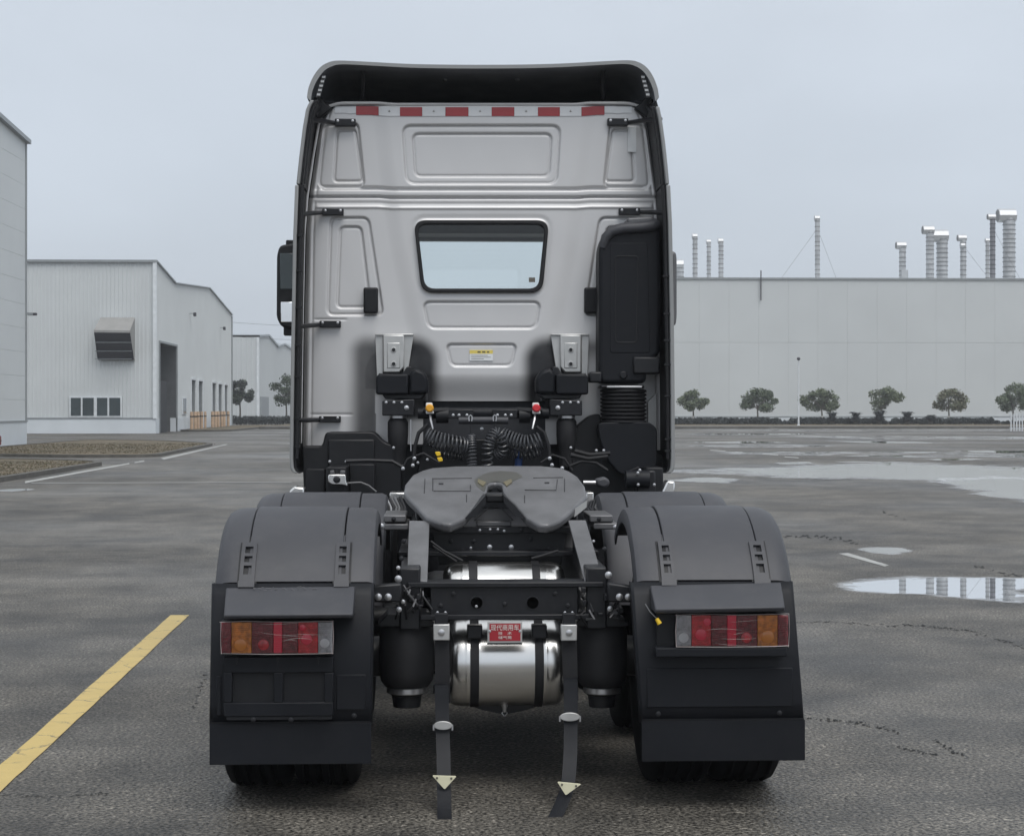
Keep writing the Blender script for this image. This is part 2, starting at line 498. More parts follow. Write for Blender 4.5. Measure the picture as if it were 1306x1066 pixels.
paint_mat('white_paint', (0.38, 0.38, 0.36), 0.13)
paint_mat('faint_paint', (0.20, 0.195, 0.18), 0.14)

def grass_mat():
    m = bpy.data.materials.new('dry_grass'); m.use_nodes = True
    t = m.node_tree; L = t.links.new; b = t.nodes['Principled BSDF']
    g = nd(t, 'ShaderNodeNewGeometry')
    n = nd(t, 'ShaderNodeTexNoise', Scale=0.6, Detail=9.0, Roughness=0.75); L(g.outputs['Position'], n.inputs['Vector'])
    r = nd(t, 'ShaderNodeValToRGB')
    r.color_ramp.elements[0].position = 0.40; r.color_ramp.elements[0].color = (0.082, 0.070, 0.044, 1)
    r.color_ramp.elements[1].position = 0.60; r.color_ramp.elements[1].color = (0.160, 0.128, 0.084, 1)
    L(n.outputs['Fac'], r.inputs[0]); L(r.outputs[0], b.inputs['Base Color']); b.inputs['Roughness'].default_value = 0.95
    bp = nd(t, 'ShaderNodeBump', Strength=1.0, Distance=0.12); L(n.outputs['Fac'], bp.inputs['Height']); L(bp.outputs[0], b.inputs['Normal'])
    MATS['dry_grass'] = m
grass_mat()

# ---- ground sheet
me = MB().add([(-900, -60, 0), (900, -60, 0), (900, 1500, 0), (-900, 1500, 0)], [(0, 1, 2, 3)])
tag(me.build('ground', 'asphalt', smooth=False), 'wet grey asphalt yard around the truck', kind='structure')

def film_mat():
    m = bpy.data.materials.new('puddle_water'); m.use_nodes = True
    t = m.node_tree; t.nodes.clear(); L = t.links.new
    o = nd(t, 'ShaderNodeOutputMaterial')
    at_ = nd(t, 'ShaderNodeAttribute', attribute_name='edge')
    g = nd(t, 'ShaderNodeNewGeometry')
    mp = nd(t, 'ShaderNodeMapping'); L(g.outputs['Position'], mp.inputs[0])
    n = nd(t, 'ShaderNodeTexNoise', Scale=0.55, Detail=9.0, Roughness=0.62); L(mp.outputs[0], n.inputs['Vector'])
    n2 = nd(t, 'ShaderNodeTexNoise', Scale=2.6, Detail=7.0, Roughness=0.7); L(g.outputs['Position'], n2.inputs['Vector'])
    a1 = nd(t, 'ShaderNodeMath', operation='MULTIPLY_ADD'); a1.inputs[1].default_value = 2.3; L(n.outputs['Fac'], a1.inputs[0]); L(at_.outputs['Fac'], a1.inputs[2])
    a2 = nd(t, 'ShaderNodeMath', operation='MULTIPLY_ADD'); a2.inputs[1].default_value = 0.9; L(n2.outputs['Fac'], a2.inputs[0]); L(a1.outputs[0], a2.inputs[2])
    def ss(lo, hi):
        r = nd(t, 'ShaderNodeMapRange'); r.interpolation_type = 'SMOOTHSTEP'
        r.inputs['From Min'].default_value = lo; r.inputs['From Max'].default_value = hi; L(a2.outputs[0], r.inputs['Value']); return r.outputs[0]
    w, dmp = ss(1.60, 1.70), ss(1.28, 1.60)
    tr = nd(t, 'ShaderNodeBsdfTransparent')
    def film(col, rough, ior):
        mx = nd(t, 'ShaderNodeMixShader'); f = nd(t, 'ShaderNodeFresnel'); f.inputs[0].default_value = ior
        tt = nd(t, 'ShaderNodeBsdfTransparent'); tt.inputs[0].default_value = col
        gl = nd(t, 'ShaderNodeBsdfGlossy'); gl.inputs['Roughness'].default_value = rough; gl.inputs['Color'].default_value = (1, 1, 1, 1)
        L(f.outputs[0], mx.inputs[0]); L(tt.outputs[0], mx.inputs[1]); L(gl.outputs[0], mx.inputs[2]); return mx.outputs[0]
    dk = nd(t, 'ShaderNodeMath', operation='MULTIPLY'); dk.inputs[1].default_value = .4; L(dmp, dk.inputs[0])
    d = nd(t, 'ShaderNodeMixShader'); L(dk.outputs[0], d.inputs[0]); L(tr.outputs[0], d.inputs[1]); L(film((.78, .78, .78, 1), .34, 1.13), d.inputs[2])
    f = nd(t, 'ShaderNodeMixShader'); L(w, f.inputs[0]); L(d.outputs[0], f.inputs[1]); L(film((.62, .62, .62, 1), .012, 1.36), f.inputs[2])
    L(f.outputs[0], o.inputs[0])
    MATS['puddle_water'] = m
film_mat()
def sheet(name, poly_px, z, grow=1.0, level=1.0):
    """a water film lying on the asphalt: ring outside the outline fades out"""
    c = Vector(ground(sum(p[0] for p in poly_px) / len(poly_px), sum(p[1] for p in poly_px) / len(poly_px), z))
    o = [Vector(ground(x, y, z)) for x, y in rounded(poly_px, 200, 4)]
    n = len(o)
    rings = [[c + (p - c) * k for p in o] for k in (1.7 * grow, 1.0, .40)]
    vs = [p for r in rings for p in r] + [c]
    fs = [(k * n + i, k * n + (i + 1) % n, (k + 1) * n + (i + 1) % n, (k + 1) * n + i) for k in range(2) for i in range(n)]
    fs += [(2 * n + i, 2 * n + (i + 1) % n, 3 * n) for i in range(n)]
    ob = MB().add(vs, fs).build(name, 'puddle_water', smooth=False)
    at_ = ob.data.attributes.new('edge', 'FLOAT', 'POINT')
    at_.data.foreach_set('value', [-1.15] * n + [.0] * n + [.62 - (1 - level)] * n + [.75 - (1 - level)])
    return tag(ob, kind='structure')

PUD = [
    ([(880, 600.5), (960, 598), (1050, 593), (1120, 590.5), (1200, 592), (1330, 597), (1400, 604), (1400, 614), (1280, 614), (1160, 612), (1040, 609), (950, 604.5)], 2.0),
    ([(1200, 612), (1260, 610), (1400, 612), (1420, 640), (1330, 642), (1270, 632), (1230, 622)], 2.0),
    ([(1072, 744), (1080, 740), (1120, 736), (1190, 736), (1320, 738), (1320, 771), (1240, 763), (1180, 757), (1120, 755), (1085, 750)], 2.2),
    ([(1092, 700), (1110, 697.5), (1150, 698.5), (1161, 703), (1140, 707.5), (1110, 704.5)], 1.5),
    ([(850, 612), (905, 608.5), (938, 610.5), (925, 616), (870, 614)], 1.5),
    ([(862, 563.6), (960, 562.8), (1010, 564), (950, 565.5)], 0.6),
    ([(1045, 562.3), (1160, 563), (1205, 565), (1110, 565)], 0.6),
    ([(990, 590.2), (1030, 588.6), (1035, 591), (1000, 592)], 0.8),
    ([(1210, 575), (1320, 574.5), (1320, 577.5), (1250, 577)], 0.7),
    ([(1060, 589.2), (1090, 588.2), (1140, 589), (1100, 590)], 0.4),
    ([(850, 553.5), (1000, 552.6), (1060, 553.6), (950, 554.6)], 0.4),
    ([(1180, 585.5), (1240, 584.5), (1260, 586), (1210, 587)], 0.5),
    ([(-10, 625), (30, 622.8), (46, 624), (10, 627.5)], 0.8),
]
for ip, (poly, j) in enumerate(PUD):
    sheet('puddle', poly, 0.0065 + ip * .0003)
# further damp, shiny patches
for ip, poly in enumerate([[(880, 545.8), (1306, 546.5), (1306, 549), (1000, 550)],
             [(1010, 556), (1306, 557), (1306, 560), (1100, 559.5)], [(900, 577), (1180, 576), (1306, 580), (1306, 584), (1050, 581)],
             [(860, 568), (1020, 567), (1060, 569), (960, 571)]]):
    sheet('damp_film', poly, 0.0045 + ip * .0002, 1.0, .14)

# ---- painted lines
def line(name, quad, material, z=0.004, sub=16, jit=0.3):
    (a, b, c, d) = quad                                    # a-b one long edge, d-c the other
    L1 = [(a[0] + (b[0] - a[0]) * i / sub, a[1] + (b[1] - a[1]) * i / sub) for i in range(sub + 1)]
    L2 = [(d[0] + (c[0] - d[0]) * i / sub, d[1] + (c[1] - d[1]) * i / sub) for i in range(sub + 1)]
    P1 = [ground(x + random.uniform(-jit, jit), y, z) for x, y in L1]
    P2 = [ground(x + random.uniform(-jit, jit), y, z) for x, y in L2]
    return tag(MB().add(P1 + P2[::-1], [tuple(range(2 * sub + 2))]).build(name, material, smooth=False), kind='structure')
line('yellow_line', ((218, 784), (-90, 1054), (-90, 1093), (241.5, 784)), 'yellow_paint', sub=30, jit=0.8)
line('road_edge_line', ((32, 613.5), (165, 590.2), (165, 591.8), (32, 616)), 'white_paint')
line('road_edge_line', ((205, 584.2), (288, 566.4), (291, 566.7), (209, 586)), 'white_paint')
line('road_edge_line', ((172, 589), (184, 587), (184, 588.6), (172, 590.4)), 'white_paint')
line('road_joint', ((40, 615.2), (372, 614.2), (372, 615.2), (40, 616.4)), 'faint_paint')
line('bay_line', ((1069, 705.5), (1128, 722), (1134, 720.5), (1082, 705)), 'white_paint', z=.003)
for x0, x1, y0, y1 in ((905, 925, 573.5, 574.7), (938, 958, 576, 577.2), (972, 992, 578.4, 579.6), (1000, 1018, 582, 583.2)):
    line('lane_dash', ((x0, y0), (x1, y1), (x1 + 1, y1 + 1), (x0 + 1, y0 + 1)), 'white_paint', sub=3)

# ---- cracks and repairs in the asphalt
mat('crack_dark', (0.012, 0.012, 0.012), 0.9)
mat('patch_light', (0.12, 0.115, 0.105), 0.8, 0, 0.4, 6, bump=0.01, bscale=40)
def crack(path, w, name='asphalt_crack', material='crack_dark'):
    pts = []
    for i in range(len(path) - 1):
        a, b = path[i], path[i + 1]
        m = max(2, int(math.hypot(b[0] - a[0], b[1] - a[1]) / 5))
        for k in range(m):
            s = k / m
            pts.append((a[0] + (b[0] - a[0]) * s + random.uniform(-1.5, 1.5), a[1] + (b[1] - a[1]) * s + random.uniform(-1, 1)))
    mb = MB()
    for x, y in pts:
        if random.random() < .22: continue
        for _ in range(3):
            L_ = random.uniform(1.5, 6.5); hh = w * random.uniform(.15, .75); cx_ = x + random.uniform(-3, 3); cy_ = y + random.uniform(-1, 1) * w * 1.1
            n_ = 6
            q_ = [ground(cx_ + L_ * .5 * math.cos(2 * math.pi * k / n_) * random.uniform(.6, 1.1), cy_ + hh * math.sin(2 * math.pi * k / n_) * random.uniform(.5, 1.1), .0025 + random.uniform(0, .0012)) for k in range(n_)]
            mb.add(q_, [tuple(range(n_))[::-1]])
    tag(mb.build(name, material, smooth=False), kind='structure')
crack([(1028, 916), (1060, 918), (1105, 923), (1150, 934)], 1.6)
crack([(1148, 953), (1190, 960), (1200, 962)], 1.2)
crack([(1192, 944), (1212, 955), (1230, 964)], 1.8)
crack([(1003, 683), (1040, 684), (1072, 687), (1098, 695)], 1.6)
crack([(1114, 650), (1140, 656), (1160, 664)], 1.0)
crack([(1245, 722), (1275, 730), (1306, 736)], 1.1)
crack([(1150, 796), (1230, 803), (1285, 818), (1330, 835)], 0.9)
crack([(262, 860), (252, 880), (246, 905)], 0.8)
crack([(0, 1013), (60, 1015), (140, 1011)], 0.7)
crack([(1010, 792), (1060, 793), (1150, 798)], 0.5)
# ---- kerbed grass verges on the left
def verge(name, poly, hgt, label):
    """outline in metres, counter-clockwise: a kerb ring of real height and a grass top a little proud of it"""
    o = rounded(poly, 1.6, 6)
    n = len(o)
    c = Vector((sum(p[0] for p in o) / n, sum(p[1] for p in o) / n))
    inn = []
    for i in range(n):
        p0, p1, p2 = Vector(o[i - 1]), Vector(o[i]), Vector(o[(i + 1) % n])
        d = (p2 - p0).normalized(); nn = Vector((-d.y, d.x))
        inn.append(tuple(p1 + nn * 0.22))
    g = MB()
    g.add([(x, y, hgt - 0.02) for x, y in inn], [tuple(range(n))])
    go = g.build(name, 'dry_grass', smooth=False)
    tag(go, label, kind='structure')
    k = MB()
    vs = [(x, y, 0) for x, y in o] + [(x, y, hgt) for x, y in o] + [(x, y, hgt) for x, y in inn] + [(x, y, 0) for x, y in inn]
    fs = []
    for i in range(n):
        j = (i + 1) % n
        fs += [(i, j, n + j, n + i), (n + i, n + j, 2 * n + j, 2 * n + i), (2 * n + i, 2 * n + j, 3 * n + j, 3 * n + i)]
    k.add(vs, fs)
    tag(k.build('kerb', 'kerb_stone', smooth=False), kind='structure')
verge('grass_verge', [(-60, 20), (-9.9, 20), (-9.6, 53.0), (-13.0, 56.0), (-60, 62)], 0.11, 'dry brown grass verge nearest the truck')
verge('grass_verge', [(-18.0, 63.0), (-12.0, 60.0), (-9.4, 60.5), (-9.9, 80.0), (-13, 87), (-17.5, 90)], 0.10, 'dry brown grass verge beside the white buildings')
verge('grass_verge', [(-18.2, 126), (-14.6, 126), (-14.0, 164), (-18.2, 164)], 0.12, 'narrow verge along the loading doors')
def tufts(xr, yr, n, z, label):
    mb = MB()
    for _ in range(n):
        x, y = random.uniform(*xr), random.uniform(*yr); hh = random.uniform(.0, .035); a = random.uniform(0, 3.14); w_ = random.uniform(.03, .10)
        dx, dy = math.cos(a) * w_, math.sin(a) * w_
        k = len(mb.v)
        mb.v += [(x - dx, y - dy, z - .03), (x + dx, y + dy, z - .03), (x + random.uniform(-.04, .04), y, z + hh)]
        mb.f.append((k, k + 1, k + 2)); mb.mi.append(random.choice((0, 0, 0, 0, 1)))
    tag(mb.build('grass_tufts', ['dry_grass', 'tuft_green'], smooth=False), label, 'grass', kind='stuff')
mat('tuft_green', (0.095, 0.092, 0.050), 0.9, 0, 0.4, 3)
tufts((-14.5, -9.85), (38, 53), 5000, .09, 'short dry grass on the near verge')
tufts((-17.5, -9.9), (62.5, 80), 6000, .08, 'short dry grass on the verge beside the halls')
# far kerb and planting strip on the right
me = MB().box(-14, 140, 140.5, 150, 0, 0.14)
tag(me.build('sidewalk', 'sidewalk', smooth=False), kind='structure')
me = MB().box(-14, 140, 140.2, 140.5, 0, 0.18)
tag(me.build('kerb', 'kerb_stone', smooth=False), kind='structure')
me = MB().box(-14, 140, 150, 179.5, 0, 0.16)
tag(me.build('planting_bed', 'dry_grass', smooth=False), kind='structure')

# ---- ribbed cladding
def ribs_x(mb, x0, x1, Y, z0, z1, pitch=0.25, depth=0.035, flip=1):
    n = max(1, round((x1 - x0) / pitch)); p = (x1 - x0) / n
    xs = []
    for i in range(n):
        a = x0 + i * p
        xs += [(a, 0), (a + p * .62, 0), (a + p * .70, depth), (a + p * .92, depth)]
    xs.append((x1, 0))
    vs = [(x, Y - d, z0) for x, d in xs] + [(x, Y - d, z1) for x, d in xs]
    m = len(xs)
    mb.add(vs, [(i, i + 1, m + i + 1, m + i) for i in range(m - 1)])
def ribs_y(mb, X, y0, y1, zlo, zhi, pitch=0.25, depth=0.035):
    n = max(1, round((y1 - y0) / pitch)); p = (y1 - y0) / n
    ys = []
    for i in range(n):
        a = y0 + i * p
        ys += [(a, 0), (a + p * .62, 0), (a + p * .70, depth), (a + p * .92, depth)]
    ys.append((y1, 0))
    m = len(ys)
    vs = [(X + d, y, zlo) for y, d in ys] + [(X + d, y, zhi(y) if callable(zhi) else zhi) for y, d in ys]
    mb.add(vs, [(i, i + 1, m + i + 1, m + i) for i in range(m - 1)])

# ---- ribbed factory hall on the left
XF = -18.3
hall = thing('factory_hall', (XF, 117, 0), 'pale ribbed metal factory hall with hooded wall vent and loading doors', 'building')
prof = [(116.8, 11.05), (125.3, 10.2), (143.6, 11.08), (159.2, 9.75)]
zt = lambda y: float(np.interp(y, [p[0] for p in prof], [p[1] for p in prof]))
wf = MB(); ribs_x(wf, -46, XF, 116.8, 0.95, 11.05); wf.build('front_wall', 'siding', hall, smooth=False)
# openings on the side wall: (px left, px right, px top) -> metres along Y
def ypx(px): return on_x(px, 500, XF)[1]
def zpx(px, py): return on_x(px, py, XF)[2]
ops = [(ypx(202.5), ypx(224.5), zpx(202.5, 437), 'big'), (ypx(243), ypx(248.5), zpx(245, 484.5), 's'), (ypx(252), ypx(257.5), zpx(254, 486), 's'),
       (ypx(269.5), ypx(274.5), zpx(272, 488.5), 's'), (ypx(277.3), ypx(282.3), zpx(279, 490), 's'), (ypx(285.3), ypx(289.5), zpx(287, 491), 's')]
sw = MB(); cur = 116.8
for a, b, zt_, k in ops:
    ribs_y(sw, XF, cur, a, 0.95, zt)
    ribs_y(sw, XF, a, b, zt_, zt)
    cur = b
ribs_y(sw, XF, cur, 159.2, 0.95, zt)
sw.build('side_wall', 'siding', hall, smooth=False)
MB().box(-46, XF + .05, 116.7, 117.15, 0, 0.95).build('plinth', 'plinth_white', hall, smooth=False)
cur = 117.2
for a, b, zt_, k in ops + [(159.2, 0, 0, 0)]:
    if a - cur > .1:
        MB().box(XF - .4, XF + .05, cur, a, 0, 0.95).build('plinth', 'plinth_white', hall, smooth=False)
    cur = b
fl = MB().box(-46, XF + .09, 116.66, 116.76, 0.95, 1.02); fl.build('flashing', 'trim_grey', hall)
for a, b, zt_, k in ops:
    d = MB()
    if k == 'big':
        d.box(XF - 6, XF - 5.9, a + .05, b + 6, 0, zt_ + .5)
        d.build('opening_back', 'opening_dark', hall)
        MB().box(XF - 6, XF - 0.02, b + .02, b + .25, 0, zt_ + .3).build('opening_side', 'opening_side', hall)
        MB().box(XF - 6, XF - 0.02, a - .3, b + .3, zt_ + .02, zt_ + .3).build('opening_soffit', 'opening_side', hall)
        MB().box(XF - 0.2, XF + .07, a + .1, a + 3.0, 0.02, zt_ * .58).build('opening_shade', 'opening_dark', hall)  # dark slab: shade in the opening's lower left put into its colour
    else:
        MB().box(XF - .75, XF - .7, a - .2, b + .2, 0, zt_ + .2).build('door', 'inner_wall', hall)
        MB().box(XF - .7, XF - .02, b + .01, b + .1, 0, zt_ + .1).build('door_reveal', 'trim_grey', hall)
        MB().box(XF - .7, XF - .02, a - .1, b + .1, zt_ + .01, zt_ + .1).build('door_head', 'trim_grey', hall)
    fr = MB(); fr.box(XF, XF + .1, a - .14, a, 0, zt_ + .14); fr.box(XF, XF + .1, b, b + .14, 0, zt_ + .14); fr.box(XF, XF + .1, a, b, zt_, zt_ + .14)
    fr.build('door_frame', 'trim_white' if k != 'big' else 'trim_grey', hall)
w = MB().box(XF + .02, XF + .09, ypx(231.5), ypx(236.5), zpx(234, 528), zpx(234, 507)); wo = w.build('side_window', 'trim_white', hall)
MB().box(XF + .09, XF + .11, ypx(232.3), ypx(233.8), zpx(233, 527), zpx(233, 508)).build('pane', 'window_pane', wo)
MB().box(XF + .09, XF + .11, ypx(234.3), ypx(235.8), zpx(235, 527), zpx(235, 508)).build('pane', 'window_pane', wo)
rf = MB()
n = len(prof)
for i in range(n - 1):
    (ya, za), (yb, zb) = prof[i], prof[i + 1]
    rf.add([(-46, ya, za + .02), (XF + .15, ya, za + .02), (XF + .15, yb, zb + .02), (-46, yb, zb + .02), (-46, ya, za + .1), (XF + .15, ya, za + .1), (XF + .15, yb, zb + .1), (-46, yb, zb + .1)],
           [(0, 1, 2, 3), (4, 5, 6, 7), (1, 2, 6, 5), (0, 3, 7, 4)])
rf.build('roof', 'roof_sheet', hall, smooth=False)
MB().box(-46.05, XF + .16, 116.6, 116.85, 10.98, 11.14).build('parapet_trim', 'trim_grey', hall)
MB().box(XF - .12, XF + .12, 116.62, 116.8, 0.95, 10.98).build('corner_trim', 'trim_white', hall)
MB().box(XF + .02, XF + .12, 159.0, 159.25, 0, 9.7).build('corner_trim', 'trim_grey', hall)
# window band: frame and four panes
YW = 116.7
a = at(88.5, 505, YW); b = at(155.5, 532, YW)
win = MB().box(a[0], b[0], YW - .02, YW + .05, b[2], a[2]).build('window', 'trim_white', hall)
for x0, x1 in ((90.5, 103.2), (105.5, 119.7), (123.8, 137), (139.5, 153.5)):
    p = at(x0, 507.3, YW); q = at(x1, 530, YW)
    MB().box(p[0], q[0], YW - .05, YW - .021, q[2], p[2]).build('pane', 'window_pane', win)
# hooded vent
YV = 116.75
def V(px, py, out): return at(px, py, YV - out)
hood = MB()
tl, tr = V(128, 404.5, .02), V(172, 404.5, .02)
hood.add([at(128, 405, YV), at(172, 405, YV), at(119.5, 421, YV - 1.6), at(166, 421.5, YV - 1.6), at(119.8, 424, YV - 1.6), at(166, 424.5, YV - 1.6),
          at(124.5, 459, YV - .25), at(171, 459, YV - .25), at(128, 459, YV), at(172, 459, YV)],
         [(0, 1, 3, 2), (2, 3, 5, 4), (1, 9, 7, 5, 3), (0, 2, 4, 6, 8)])
mat('vent_skin', (0.30, 0.295, 0.285), 0.5, 0.2, 0.15, 1.5)
hood.build('vent_hood', 'vent_skin', hall, smooth=False)
louv = MB()
louv.add([at(119.8, 424, YV - 1.58), at(166, 424.5, YV - 1.58), at(171, 459, YV - .24), at(124.5, 459, YV - .24)], [(0, 1, 2, 3)])
lo = louv.build('vent_mouth', 'vent_dark', hall, smooth=False)
for t_ in (0.36, 0.68, 0.96):
    y_ = 424 + 35 * t_; o_ = 1.6 - 1.33 * t_
    MB().box(at(121, y_, YV - o_)[0], at(168, y_, YV - o_)[0], YV - o_ - .05, YV - o_ + .03, at(121, y_ + .5, YV - o_)[2], at(121, y_ - .3, YV - o_)[2]).build('louvre_slat', 'trim_grey', lo)
# floodlights on the side wall
for px, py in ((241.5, 400), (280, 418)):
    p = on_x(px, py, XF)
    lt = thing('flood_light', p, 'small floodlight on the hall wall ' + ('near the big doorway' if px < 260 else 'above the loading doors'), 'lamp', 'wall floodlights')
    MB().box(p[0] + .02, p[0] + .4, p[1] - .03, p[1] + .03, p[2] - .02, p[2] + .03).build('arm', 'trim_grey', lt)
    MB().box(p[0] + .3, p[0] + .5, p[1] - .15, p[1] + .15, p[2] - .2, p[2] + .08).build('lamp_head', 'vent_dark', lt, bevel=.03)
# orange bumper posts
posts = [244.5, 249.0, 252.8, 257.2, 261.8, 271.0, 275.0, 278.4, 282.6, 286.0, 291.0]
desc = ['left of the first loading door', 'right of the first loading door', 'left of the second loading door', 'right of the second loading door', 'standing alone between the two door groups',
        'left of the third loading door', 'right of the third loading door', 'left of the fourth loading door', 'right of the fourth loading door', 'left of the last loading door', 'right of the last loading door']
for i, px in enumerate(posts):
    p = on_x(px, 530, XF + .55)
    bo = thing('bumper_post', (p[0], p[1], .12), 'orange bumper post ' + desc[i], 'bollard', 'orange posts by the loading doors')
    r_ = .12 if i != 4 else .09
    MB().lathe([(r_, 0), (r_, 1.18), (r_ * .8, 1.25)], (p[0], p[1], .12), n=14).build('post', 'orange_post', bo)
    MB().lathe([(r_ + .015, 0), (r_ + .015, .09)], (p[0], p[1], .98), n=14).build('band', 'black_band', bo)

# ---- near-left hall, its gable end runs along the road
hb = thing('factory_hall', (XF, 80, 0), 'tall pale grey hall cut off by the left edge', 'building')
ztop = lambda y: 13.34 + (80.5 - y) * 0.056
zs = [1.05, 2.0, 3.05, 4.1, 5.15, 6.2, 7.25, 8.3, 9.35, 10.4, 11.45, 12.5]
for i in range(len(zs)):
    z0 = zs[i] + .004
    if i < len(zs) - 1:
        MB().box(XF - .1, XF, 52, 80.45, z0, zs[i + 1] - .004).build('wall_panel', 'siding_near', hb)
    else:
        mb = MB(); mb.extr([(XF, 52, z0), (XF, 80.45, z0), (XF, 80.45, ztop(80.45)), (XF, 52, ztop(52))], (-.1, 0, 0)); mb.build('wall_panel', 'siding_near', hb, smooth=False)
MB().box(-45, XF - .1, 52, 80.4, 0.02, 13.2).build('wall_core', 'siding_near', hb)
MB().box(-45, XF + .06, 51.9, 80.5, 0, 1.03).build('plinth', 'plinth_white', hb)
MB().box(XF - .05, XF + .09, 51.9, 80.55, 1.03, 1.10).build('flashing', 'trim_grey', hb)
mb = MB(); mb.extr([(XF + .2, 51.5, ztop(51.5)), (XF + .2, 80.75, ztop(80.75)), (XF + .2, 80.75, ztop(80.75) + .18), (XF + .2, 51.5, ztop(51.5) + .18)], (-27, 0, 0)); mb.build('roof', 'roof_sheet', hb, smooth=False)
MB().box(XF - .1, XF + .05, 80.45, 80.6, 1.05, 13.3).build('corner_trim', 'trim_grey', hb)
p = at(38, 400.5, 80.6)
ar = thing('wall_lamp', (p[0], 80.6, p[2]), 'dark lamp arm sticking out of the near-left hall corner', 'lamp')
MB().box(p[0] - .1, p[0] + .12, 80.55, 81.0, p[2] - .05, p[2] + .06).build('bracket', 'trim_grey', ar)
MB().box(p[0] + .08, at(47.5, 400, 81)[0], 80.7, 81.0, p[2] - .05, p[2] + .06).build('lamp_head', 'vent_dark', ar, bevel=.01)
p = ground(-4.0, 572)
rd = thing('red_drum', (p[0], p[1] , .12), 'dark red drum at the plinth of the near-left hall', 'drum')
MB().lathe([(.1, 0), (.17, .03), (.18, .2), (.17, .38), (.1, .42)], (p[0], p[1], .12), n=16).build('drum_body', 'red_paint', rd)
MB().lathe([(.19, 0), (.19, .03)], (p[0], p[1], .30), n=16).build('hoop', 'black_band', rd)

# ---- far hall on the left
fh = thing('factory_hall', at(329, 520, 215), 'distant pale hall with stepped gables behind the trees', 'building')
XG = at(329, 520, 215)[0]
ztG = lambda px, py: on_x(px, py, XG)[1:]
gp = [(329, 430), (342, 429), (354, 443), (362, 440), (372, 447), (384, 440), (396, 452)]
pf = [ztG(*q) for q in gp]
ztf = lambda y: float(np.interp(y, [q[0] for q in pf], [q[1] for q in pf]))
mb = MB(); ribs_x(mb, XG - 45, XG, 215, 0, pf[0][1], pitch=.6); mb.build('front_wall', 'siding_far', fh, smooth=False)
mb = MB(); ribs_y(mb, XG, 215, pf[-1][0], 0, ztf, pitch=.8); mb.build('side_wall', 'siding_far', fh, smooth=False)
mb = MB()
for i in range(len(pf) - 1):
    (ya, za), (yb, zb) = pf[i], pf[i + 1]
    mb.add([(XG - 45, ya, za), (XG + .2, ya, za), (XG + .2, yb, zb), (XG - 45, yb, zb), (XG - 45, ya, za + .25), (XG + .2, ya, za + .25), (XG + .2, yb, zb + .25), (XG - 45, yb, zb + .25)],
           [(0, 1, 2, 3), (4, 5, 6, 7), (1, 2, 6, 5), (0, 3, 7, 4)])
mb.build('roof', 'roof_sheet', fh, smooth=False)
MB().box(XG - .15, XG + .15, 214.85, 215.1, 0, pf[0][1]).build('corner_trim', 'trim_white', fh)
for px in (331.5, 335, 338.5):
    y0 = on_x(px, 525, XG)[1]
    MB().box(XG, XG + .1, y0, y0 + 3.4, .1, 3.0).build('door', 'trim_grey', fh)

# ---- great blank hall on the right, built of large panels
YR = 180.0
rh = thing('factory_hall', (50, YR, 0), 'long blank pale grey hall topped by ventilation ducts', 'building')
HT = at(1080, 356.5, YR)[2]; HM = at(1080, 437, YR)[2]
x = 14.0
while x < 92:
    for z0, z1 in ((0.75, HM - .008), (HM + .008, HT)):
        MB().box(x + .004, x + 2.996, YR, YR + .12, z0, z1).build('wall_panel', 'siding_far', rh)
    x += 3.0
MB().box(14, 92, YR + .12, YR + 40, 0, HT - .3).build('wall_core', 'siding_far', rh)
MB().box(14, 92, YR - .08, YR + .12, 0, .72).build('plinth', 'plinth_white', rh)
MB().box(13.9, 92.1, YR - .14, YR + .3, HT - .02, HT + .16).build('roof_trim', 'trim_grey', rh)
MB().box(13.9, 92.1, YR - .12, YR, .72, .80).build('flashing', 'trim_grey', rh)
a = at(970.5, 345, YR - .2); b = at(970.5, 383, YR - .2)
MB().box(a[0] - .05, a[0] + .05, YR - .25, YR - .15, b[2], a[2]).build('lightning_rod', 'vent_dark', rh)

# ---- ventilation ducts on its roof
ducts = [  # centre px, width px, top px, style, label
    (866.5, 11, 331, 'big', 'short fat silver duct beside the truck cab'),
    (886.5, 6.2, 298, 'top', 'first thin duct right of the cab, tallest of three'),
    (904, 5.2, 305.5, 'top', 'thin duct in the middle of the trio right of the cab'),
    (919.5, 6.2, 304, 'top', 'third thin duct right of the cab, wider cap than its neighbour'),
    (1042.5, 6.2, 275, 'top', 'lone tall thin duct held by guy wires'),
    (1151, 8.5, 308.5, 'elbow', 'short duct with elbow cap and a pale box near its foot'),
    (1186, 9.8, 288, 'elbow', 'medium duct touching the fatter duct on its right'),
    (1201.5, 14, 293, 'elbow', 'fat duct with drum cap beside the medium duct'),
    (1228.5, 7.6, 299.5, 'elbow', 'thin duct with a second small cap halfway up'),
    (1259.5, 5.0, 304, 'top', 'thinnest pale duct left of the dark tall one'),
    (1266, 6.8, 273, 'elbow', 'tall dark thin duct left of the largest one'),
    (1287, 15.5, 266.5, 'elbow', 'largest and tallest fat duct at the right'),
]
